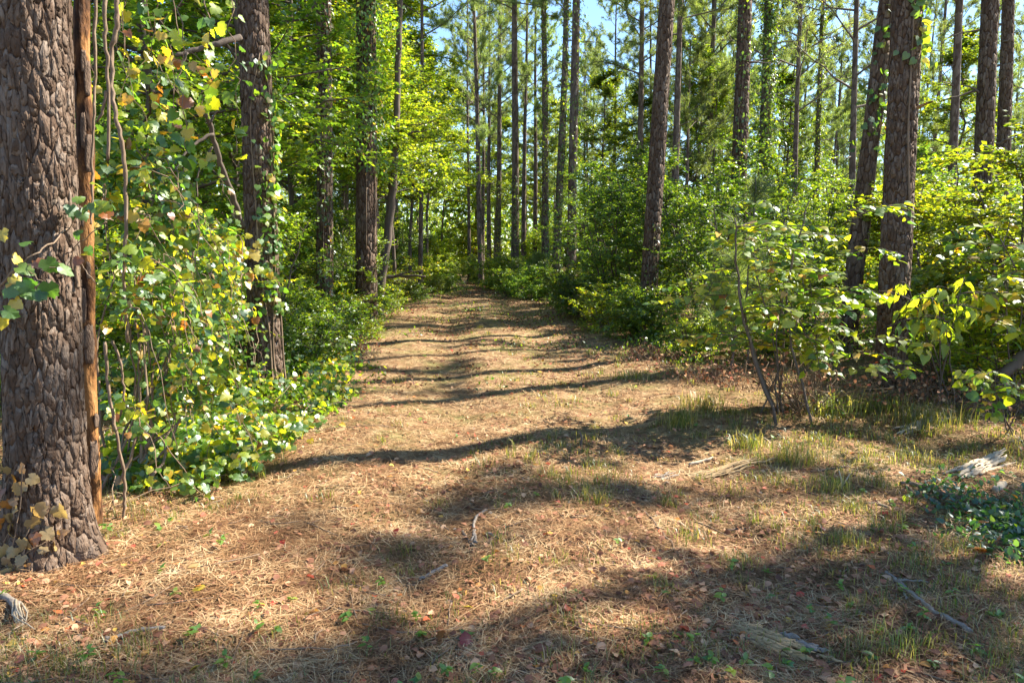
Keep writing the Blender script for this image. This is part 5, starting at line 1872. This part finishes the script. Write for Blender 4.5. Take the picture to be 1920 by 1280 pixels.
def slab(P, w, h, mat, name, parent, rng, o, ridges=7):
    """a weathered wooden slab along P: half-round, ridged lengthwise, thick"""
    n = len(P)
    tan = nrm(np.gradient(P, axis=0))
    sd = nrm(np.cross(tan, UP))
    m = 12 if name == 'splinter' else 26
    a = np.arange(m) / m * 2 * PI
    s = np.linspace(0, 1, n)
    prof = np.clip(np.sin(PI * np.clip(s * .96 + .03, 0, 1)), 0, 1) ** .45
    grain = 1 + .18 * (vn(np.cos(a) * ridges + 9, np.sin(a) * ridges + 9, 41)[None] - .5) * 2 + .16 * (vn(np.repeat(s[:, None] * 5, m, 1), np.repeat(a[None] * 3, n, 0), 42) - .5) * 2
    rw = (w * prof)[:, None] * grain
    rh = (h * prof)[:, None] * grain
    V = P[:, None] - o + sd[:, None] * (np.cos(a)[None] * rw)[..., None] + UP * (np.sin(a)[None] * rh)[..., None]
    V = V.reshape(-1, 3)
    ii, jj = np.meshgrid(np.arange(n - 1), np.arange(m), indexing='ij')
    kk = (jj + 1) % m
    Q = np.stack([ii * m + jj, ii * m + kk, (ii + 1) * m + kk, (ii + 1) * m + jj], -1).reshape(-1, 4)
    V = np.concatenate([V, [P[0] - o, P[-1] - o]])
    b = n * m
    j = np.arange(m)
    k = (j + 1) % m
    T = np.concatenate([np.stack([np.full(m, b), k, j], -1), np.stack([np.full(m, b + 1), (n - 1) * m + j, (n - 1) * m + k], -1)])
    return link(name, mesh_from(name, V, [Q, T], mat, smooth=True), parent, None if parent is not None else o)


def slab_px(name, label, cat, pts, w, h, mat, rng, n=30, lift=0.0):
    P, _ = ground_chain(pts, n, rng, lift, 1, 1, .003)
    ob = slab(P, w, h, mat, name, None, rng, P[0].copy())
    return tag(ob, label, cat)


slab_px('wood_chunk', 'small pale chunk of wood just past the broken branch', 'wood', [(1866, 925), (1874, 918), (1884, 910)], .03, .03, M_pale, rng, 12, .02)


def splinter_log(label, a, b, n, w, seed, mat, thick=.012, name='rotten_log', hump=.03):
    rng = np.random.default_rng(seed)
    A, B = on_ground(*a), on_ground(*b)
    d = B - A
    sd = nrm(np.cross(d, UP))
    t = thing(name, label, 'log', A)
    for k in range(n):
        o = rng.uniform(-w, w)
        s0, s1 = sorted(rng.uniform(-.05, 1.05, 2))
        if s1 - s0 < .25:
            s1 = s0 + .3
        q = A + d * np.linspace(s0, s1, 10)[:, None] + sd * (o + rng.normal(0, .006, (10, 1)))
        q[:, 2] = gz(q[:, 0], q[:, 1]) + .012 + (1 - (o / w) ** 2) * hump * np.clip(np.linspace(0, 1, 10) * .6 + .4, 0, 1) + rng.normal(0, .004)
        slab(q, rng.uniform(.35, 1.1) * thick, rng.uniform(.35, .8) * thick, mat, 'splinter', t, rng, A, 4)


splinter_log('crumbling yellow-brown rotten log in the near litter', (1372, 1188), (1528, 1248), 46, .075, 1, M_rot, .014)
splinter_log('grey-topped piece of rotten log lying on the near end of the crumbling one', (1455, 1205), (1535, 1238), 12, .03, 3, M_grey, .016)
splinter_log('sunlit strips of rotten wood beside the grass on the log side', (1295, 902), (1425, 874), 30, .10, 2, M_rot, .009)
splinter_log('small heap of grey wood chips at the rut', (1222, 903), (1264, 896), 8, .04, 4, M_grey, .010)

splinter_log('bleached log end half sunk in the litter beside the ground ivy', (1790, 897), (1888, 860), 44, .075, 5, M_pale, .016, 'bleached_log', .075)
splinter_log('long flat pale piece of log below the plated pine', (1672, 812), (1762, 788), 26, .06, 6, M_pale, .015, 'bleached_log', .03)

# dead brush
def brush(label, px, Y, H, n, seed, mat=M_wood, sp=.5):
    rng = np.random.default_rng(seed)
    b = base(px, Y)
    t = thing('dead_brush', label, 'brush', b)
    tb = Tubes()
    P, D = [], []
    for k in range(n):
        a = rng.uniform(0, 6.28)
        o = np.array((math.cos(a), math.sin(a), 0)) * rng.uniform(0, sp)
        a2 = rng.uniform(0, 6.28)
        d = nrm(np.array((math.cos(a2) * .5, math.sin(a2) * .5, rng.uniform(.3, 1.2))))
        L = H * rng.uniform(.4, 1)
        q = curve_pts(o - UP * .03, d, L, 8, -.25, rng, .04)
        tb.add(q, np.linspace(.005, .0015, 8), 4)
        for w in range(3):
            i = rng.integers(2, 7)
            e = q[i] + nrm(rng.normal(0, 1, 3) + d) * L * .25
            tb.add(np.array([q[i], (q[i] + e) / 2 + rng.normal(0, .01, 3), e]), [.003, .002, .001], 3)
            P.append(e)
            D.append(rng.normal(0, 1, 3) - UP * .5)
    link('twigs', tb.mesh('twigs', mat), t)['kind'] = 'stuff'
    m = len(P)
    V, F = leaf_cloud(np.array(P), np.array(D), rng.normal(0, .6, (m, 3)) + UP * .4, rng.uniform(.03, .06, m), T_CURL)
    link('foliage', mesh_from('foliage', V, [F], M_litter), t)


brush('reddish dead brush heaped under the big-leaved bush where the pale pole lies', 1340, 8.4, .5, 90, 1, M_vinebark, .7)
brush('upright brown dead stems in the middle of the big-leaved bush', 1510, 6.7, 1.3, 60, 2, M_vinebark, .3)
brush('dead bramble round the foot of the plated pine', 1700, 6.9, .55, 80, 3, M_vinebark, .6)
brush('brown dry brush under the drooping sapling', 1790, 7.4, .7, 90, 4, M_wood, .8)
brush('dry twigs at the track edge below the low dark bush of the leaning pine', 1230, 10.0, .45, 70, 5, M_vinebark, .6)
brush('dead twigs at the track edge beside the slim pine', 655, 10.6, .45, 60, 6, M_wood, .5)
brush('bare dry stems at the picture edge behind the bleached log', 1890, 6.5, .6, 60, 7, M_wood, .6)

# ------------------------------------------------------------------ litter, grass, seedlings (nobody could count them)
rng = np.random.default_rng(107)


def scatter(n, y0, y1, xr=.92, pad=.8):
    Y = 1 / rng.uniform(1 / y1, 1 / y0, n)
    X = rng.uniform(-1, 1, n) * (Y * xr + pad)
    return X, Y


n = 205000
X, Y = scatter(n, 2.0, 30)
dens = vn(X * 1.3, Y * 1.3, 91)
k = rng.random(n) < .55 + .8 * dens
X, Y = X[k], Y[k]
n = len(X)
th = rng.uniform(0, PI, n) + 1.2 * vn(X * 2, Y * 2, 92)
L = rng.uniform(.07, .19, n)
w = .0007 + .00034 * Y
z0 = gz(X, Y) + .003 + .022 * rng.random(n) ** 2
d = np.stack([np.cos(th), np.sin(th), rng.normal(0, .13, n)], -1)
sd = np.stack([-np.sin(th), np.cos(th), np.zeros(n)], -1)
P = np.stack([X, Y, z0], -1)
bend = rng.normal(0, .12, (n, 1)) * L[:, None]
A = P - d * L[:, None] * .5
B = P + d * L[:, None] * .5
Mm = P + sd * bend + UP * np.abs(rng.normal(0, .006, (n, 1)))
for Q_ in (A, B):
    Q_[:, 2] = np.maximum(Q_[:, 2], gz(Q_[:, 0], Q_[:, 1]) + .002)
ww = w[:, None]
V = np.stack([A - sd * ww * .6, A + sd * ww * .6, Mm - sd * ww, Mm + sd * ww, B], 1).reshape(-1, 3)
kk = (np.arange(n) * 5)[:, None]
F4 = kk + np.array((0, 1, 3, 2))
F3 = kk + np.array((2, 3, 4))
tag(link('pine_straw', mesh_from('pine_straw', V, [F4, F3], M_straw)), 'carpet of fallen brown pine needles', None, kind='stuff')

n = 44000
X, Y = scatter(n, 2.0, 30)
dens = vn(X * 1.1 + 5, Y * 1.1, 93)
k = rng.random(n) < .2 + 1.1 * np.clip(dens - .2, 0, 1)
X, Y = X[k], Y[k]
n = len(X)
th = rng.uniform(0, 2 * PI, n)
pos = np.stack([X, Y, gz(X, Y) + .006 + .014 * rng.random(n)], -1)
V, F = leaf_cloud(pos, np.stack([np.cos(th), np.sin(th), rng.normal(0, .2, n)], -1), UP + rng.normal(0, .35, (n, 3)), rng.uniform(.012, .05, n) * (1 + .02 * Y), T_CURL)
tag(link('leaf_litter', mesh_from('leaf_litter', V, [F], M_litter)), 'scattered dead brown leaves on the needles', None, kind='stuff')

# small twigs in the litter
n = 900
X, Y = scatter(n, 2.1, 16)
tbt = Tubes()
for i in range(n):
    a = rng.uniform(0, 6.28)
    L = rng.uniform(.05, .28)
    q = np.array((X[i], Y[i], 0)) + np.array((math.cos(a), math.sin(a), 0)) * np.linspace(0, L, 4)[:, None] + rng.normal(0, .006, (4, 3))
    q[:, 2] = gz(q[:, 0], q[:, 1]) + .008 + .02 * rng.random()
    tbt.add(q, np.linspace(.0035, .002, 4) * rng.uniform(.6, 1.5), 4)
tag(link('twig_litter', tbt.mesh('twig_litter', M_vinebark)), 'small dry twigs in the litter', None, kind='stuff')

# drifts of litter and sparse weeds on the middle and far stretches of the track
n = 16000
Y = rng.uniform(8, 40, n)
X = pc(Y) + rng.uniform(-1, 1, n) * (phw(Y) + .3)
k = vn(X * 1.7 + 3, Y * .9, 103) > .5
X, Y = X[k], Y[k]
n = len(X)
th = rng.uniform(0, 2 * PI, n)
pos = np.stack([X, Y, gz(X, Y) + .01 + .02 * rng.random(n)], -1)
V, F = leaf_cloud(pos, np.stack([np.cos(th), np.sin(th), rng.normal(.1, .35, n)], -1), UP + rng.normal(0, .5, (n, 3)), rng.uniform(.03, .08, n), K)
tag(link('leaf_drifts', mesh_from('leaf_drifts', V, [F], M_litter)), 'drifts of brown leaves along the track', None, kind='stuff')
n = 9000
Y = rng.uniform(7, 42, n)
X = pc(Y) + rng.uniform(-1, 1, n) * (phw(Y) + .6)
k = vn(X * 1.1 + 9, Y * .6, 104) + .25 * np.abs(X - pc(Y)) / phw(Y) > .72
X, Y = X[k], Y[k]
n = len(X)
pos = np.stack([X, Y, gz(X, Y) + .02 + .10 * rng.random(n)], -1)
V, F = leaf_cloud(pos, rng.normal(0, .7, (n, 3)) + UP * .3, UP * .7 + rng.normal(0, .5, (n, 3)), rng.uniform(.03, .07, n), K)
tag(link('track_weeds', mesh_from('track_weeds', V, [F], M_mid)), 'sparse low weeds growing on the track', None, kind='stuff')

# wood and bark crumbs
n = 5000
X, Y = scatter(n, 2.1, 11)
th = rng.uniform(0, 2 * PI, n)
L = rng.uniform(.008, .035, n)
pos = np.stack([X, Y, gz(X, Y) + .006], -1)
V, F = leaf_cloud(pos, np.stack([np.cos(th), np.sin(th), rng.normal(0, .25, n)], -1), UP + rng.normal(0, .4, (n, 3)), L, T_CURL)
M_chip = rough_mat('bark_chip', [(.2, (.11, .065, .04)), (.55, (.25, .17, .11)), (.9, (.46, .38, .29))], bump=0, island=.85)
tag(link('bark_litter', mesh_from('bark_litter', V, [F], M_chip)), 'bits of bark and pale wood in the litter', None, kind='stuff')


def grass_blades(px_, py_, hgt, nb, spr, rng):
    """tufts at (x,y): returns blade mesh arrays"""
    n = len(px_)
    X = np.repeat(px_, nb) + np.clip(rng.normal(0, 1, n * nb), -2, 2) * np.repeat(spr, nb)
    Y = np.repeat(py_, nb) + np.clip(rng.normal(0, 1, n * nb), -2, 2) * np.repeat(spr, nb)
    H = np.repeat(hgt, nb) * rng.uniform(.45, 1.1, n * nb)
    a = rng.uniform(0, 2 * PI, n * nb)
    ln = rng.uniform(.2, 1.25, n * nb)
    d = np.stack([np.cos(a), np.sin(a), np.zeros(n * nb)], -1)
    s = np.stack([-np.sin(a), np.cos(a), np.zeros(n * nb)], -1)
    b = np.stack([X, Y, gz(X, Y) - .004], -1)
    w = (.0009 + .00028 * Y)[:, None]
    p1 = b + UP * (H * .55)[:, None] + d * (H * ln * .22)[:, None]
    p2 = b + UP * (H * (1 - .42 * ln))[:, None] + d * (H * ln * .8)[:, None]
    V = np.stack([b - s * w, b + s * w, p1 - s * w * .8, p1 + s * w * .8, p2], 1).reshape(-1, 3)
    k = (np.arange(n * nb) * 5)[:, None]
    return V, k + np.array((0, 1, 3, 2)), k + np.array((2, 3, 4))


n = 11000
X, Y = scatter(n, 2.2, 40)
u = X - pc(Y)
pr = .05 + .75 * np.exp(-((u - .2) / .45) ** 2) * (Y > 4.2) + 1.0 * np.clip((u - .9) / 1.2, 0, 1) + .25 * (u < -2)
pr = pr * np.clip(vn(X * .9, Y * .9, 95) * 2.2 - .55, 0, 1)
k = rng.random(n) < pr
X, Y = X[k], Y[k]
n = len(X)
V, F4, F3 = grass_blades(X, Y, rng.uniform(.04, .145, n), 22, rng.uniform(.02, .07, n), rng)
tag(link('grass', mesh_from('grass', V, [F4, F3], M_grass)), 'thin dry and green grass coming through the needles', None, kind='stuff')

for i, (px, py, h, sp, nb, lb) in enumerate([
    (1575, 1028, .13, .05, 130, 'dark grass tuft in the litter short of the ground ivy'), (1300, 1020, .12, .07, 140, 'yellow-green grass tuft beside the long dry rut'),
    (1110, 945, .14, .05, 90, 'pale grass tuft on the sunlit hump mid track'), (1275, 800, .24, .09, 200, 'tall drooping grass tuft at the track edge before the big-leaved bush'),
    (1400, 845, .22, .08, 200, 'dense grass tuft before the big-leaved bush on the shaded side'), (1180, 712, .16, .12, 160, 'shaded grass tuft further along the track centre'),
    (1320, 770, .24, .12, 220, 'wide dark grass tuft between the track and the dead brush'), (1605, 1232, .10, .06, 120, 'green grass tuft beside the crumbling rotten log'),
    (1680, 1225, .14, .07, 140, 'green grass tuft under the long forked stick'), (1385, 1065, .10, .06, 110, 'thin yellow grass tuft further down the dry rut'),
    (1240, 1110, .08, .04, 80, 'small blue-green grass tuft past the dry rut'), (1560, 780, .34, .12, 240, 'tall dry grass clump under the big-leaved bush'),
    (1740, 800, .30, .14, 260, 'dry straw-coloured grass clump behind the pale slab'), (1640, 770, .30, .12, 220, 'arching grass clump at the foot of the plated pine'),
    (1570, 925, .16, .05, 100, 'grass tuft at the white twig'), (820, 955, .07, .04, 60, 'small grass tuft in the shaded track on the grapevine side'),
    (1880, 1235, .12, .08, 130, 'blue-green grass tuft at the near corner'), (1480, 870, .22, .08, 180, 'dark grass tuft beside the rotten strips'),
    (1060, 1175, .07, .04, 70, 'low grass tuft in the near middle of the track'), (1210, 1190, .09, .05, 90, 'grass tuft left of the crumbling rotten log')]):
    g = on_ground(px, py)
    V, F4, F3 = grass_blades(np.array([g[0]]), np.array([g[1]]), np.array([h]), nb, np.array([sp]), rng)
    ob = link('grass_tuft', mesh_from('grass_tuft', V - g, [F4, F3], M_grass), None, g)
    tag(ob, lb, 'grass', 'grass tufts on the track')

n = 420
X, Y = scatter(n, 2.2, 12)
k = rng.random(n) < np.clip(vn(X * .8, Y * .8, 96) * 2 - .6, .03, 1)
X, Y = X[k], Y[k]
n = len(X)
nl = 7
a = rng.uniform(0, 2 * PI, n * nl)
hh = np.repeat(rng.uniform(.02, .09, n), nl) * rng.uniform(.5, 1, n * nl)
pos = np.stack([np.repeat(X, nl), np.repeat(Y, nl), np.repeat(gz(X, Y), nl) + hh], -1)
d = np.stack([np.cos(a), np.sin(a), rng.normal(.1, .3, n * nl)], -1)
V, F = leaf_cloud(pos, d, UP + rng.normal(0, .25, (n * nl, 3)), rng.uniform(.018, .045, n * nl), T_OV)
tag(link('seedling_leaves', mesh_from('seedling_leaves', V, [F], M_seed)), 'tiny green seedlings dotted over the litter', None, kind='stuff')

# low leafy growth on both verges
n = 110000
X, Y = scatter(n, 5.5, 48, .95, 1)
u = X - pc(Y)
off = np.abs(u) - phw(Y)
k = (off > -.15 + .9 * (vn(X * 1.1, Y * 1.1, 97) - .4)) & (off < 7) & ~((u > 0) & (Y < 9.5)) & ~((u < 0) & (Y < 6.5))
X, Y, off = X[k], Y[k], off[k]
n = len(X)
top = (.08 + .55 * np.clip(off, 0, 1.6) / 1.6) * (.3 + 1.1 * vn(X * 1.5, Y * 1.5, 98))
pos = np.stack([X, Y, grid_h(X, Y) + .02 + top * rng.random(n) ** .8], -1)
V, F = leaf_cloud(pos, rng.normal(0, .7, (n, 3)) - UP * .15, UP * .8 + rng.normal(0, .4, (n, 3)), rng.uniform(.03, .07, n) * (1 + .012 * Y), K)
tag(link('undergrowth', mesh_from('undergrowth', V, [F], M_mid)), 'low leafy growth on the verges of the track', None, kind='stuff')

# individual fallen leaves
LM = {c: [mesh_from('fallen_leaf', t[0] * np.array((1, 1, f_)), [t[1]], CLS[c]) for t, f_ in ((T_CURL, 1), (t_grape(.3), 1.2))] for c in 'rtoy'}
for i, (px, py, s, c, lb) in enumerate([
    (1647, 1148, .075, 'r', 'maroon fallen leaf beside the long forked stick'), (1663, 942, .06, 'r', 'red fallen leaf by the broken branch at the ground ivy'), (1652, 971, .07, 'r', 'orange-red fallen leaf below the broken branch'),
    (472, 1200, .05, 'r', 'small bright red fallen leaf in the near sunny litter'), (537, 1272, .06, 'r', 'red fallen leaf at the bottom edge by the small pale stick'), (585, 1090, .05, 'r', 'red-brown fallen leaf in the shade past the thick pine'),
    (527, 1026, .05, 'r', 'red fallen leaf between the thick pine and the track middle'), (880, 1222, .07, 'r', 'red fallen leaf flat at the near middle'), (1026, 1229, .075, 'r', 'dark red curled leaf right of the near middle'),
    (1094, 1239, .075, 'o', 'rust-coloured curled leaf at the bottom of the track'), (1065, 1150, .06, 'r', 'red-brown leaf on the sunny strip of near litter'), (790, 973, .05, 'o', 'rust leaf in the mid track shade'),
    (700, 1190, .045, 'o', 'small orange leaf in the near sunny patch'), (817, 1204, .075, 'o', 'light brown leaf left of the near red one'), (1340, 1062, .05, 'r', 'small dark red leaf by the yellow grass'),
    (1398, 1145, .06, 'r', 'dark red leaf in the shaded litter before the rotten log'), (1452, 1162, .07, 'o', 'pinkish brown leaf above the rotten log'), (1825, 1037, .09, 'o', 'large rust leaf at the edge of the ground ivy'),
    (1420, 1063, .05, 'o', 'orange leaf on the pale litter past the yellow grass'), (245, 1118, .10, 't', 'large grey-tan leaf before the thick furrowed pine'), (352, 1078, .08, 't', 'tan leaf in the shade right of the thick furrowed pine'),
    (375, 1110, .06, 'y', 'yellow leaf in the shade right of the thick furrowed pine'), (378, 1264, .05, 'y', 'yellow leaf at the bottom edge in full sun'), (880, 1150, .06, 'y', 'pale yellow leaf on the sunny near strip'),
    (600, 1160, .05, 'o', 'rusty leaf near the small bright red one'), (1290, 1190, .06, 'r', 'red leaf left of the crumbling rotten log'), (1760, 1015, .05, 'o', 'rust leaf short of the ground ivy'),
    (1545, 1000, .05, 'r', 'dark red leaf behind the dark grass tuft'), (660, 960, .05, 'o', 'orange leaf on the sunlit grapevine edge of the track'), (735, 1010, .05, 'r', 'red leaf in the shaded track middle'),
    (870, 905, .05, 'o', 'rust leaf on the sunlit band across the track'), (1000, 880, .05, 'o', 'brown leaf at the far lip of the shaded band')]):
    g = on_ground(px, py)
    g[2] = gz(g[0], g[1]) + .022
    ob = link('fallen_leaf', LM[c][i % 2], None, g)
    ob.scale = (s, s, s)
    ob.rotation_euler = (rng.normal(0, .25), rng.normal(0, .25), rng.uniform(0, 6.28))
    tag(ob, lb, 'leaf', 'single coloured leaves fallen on the litter')
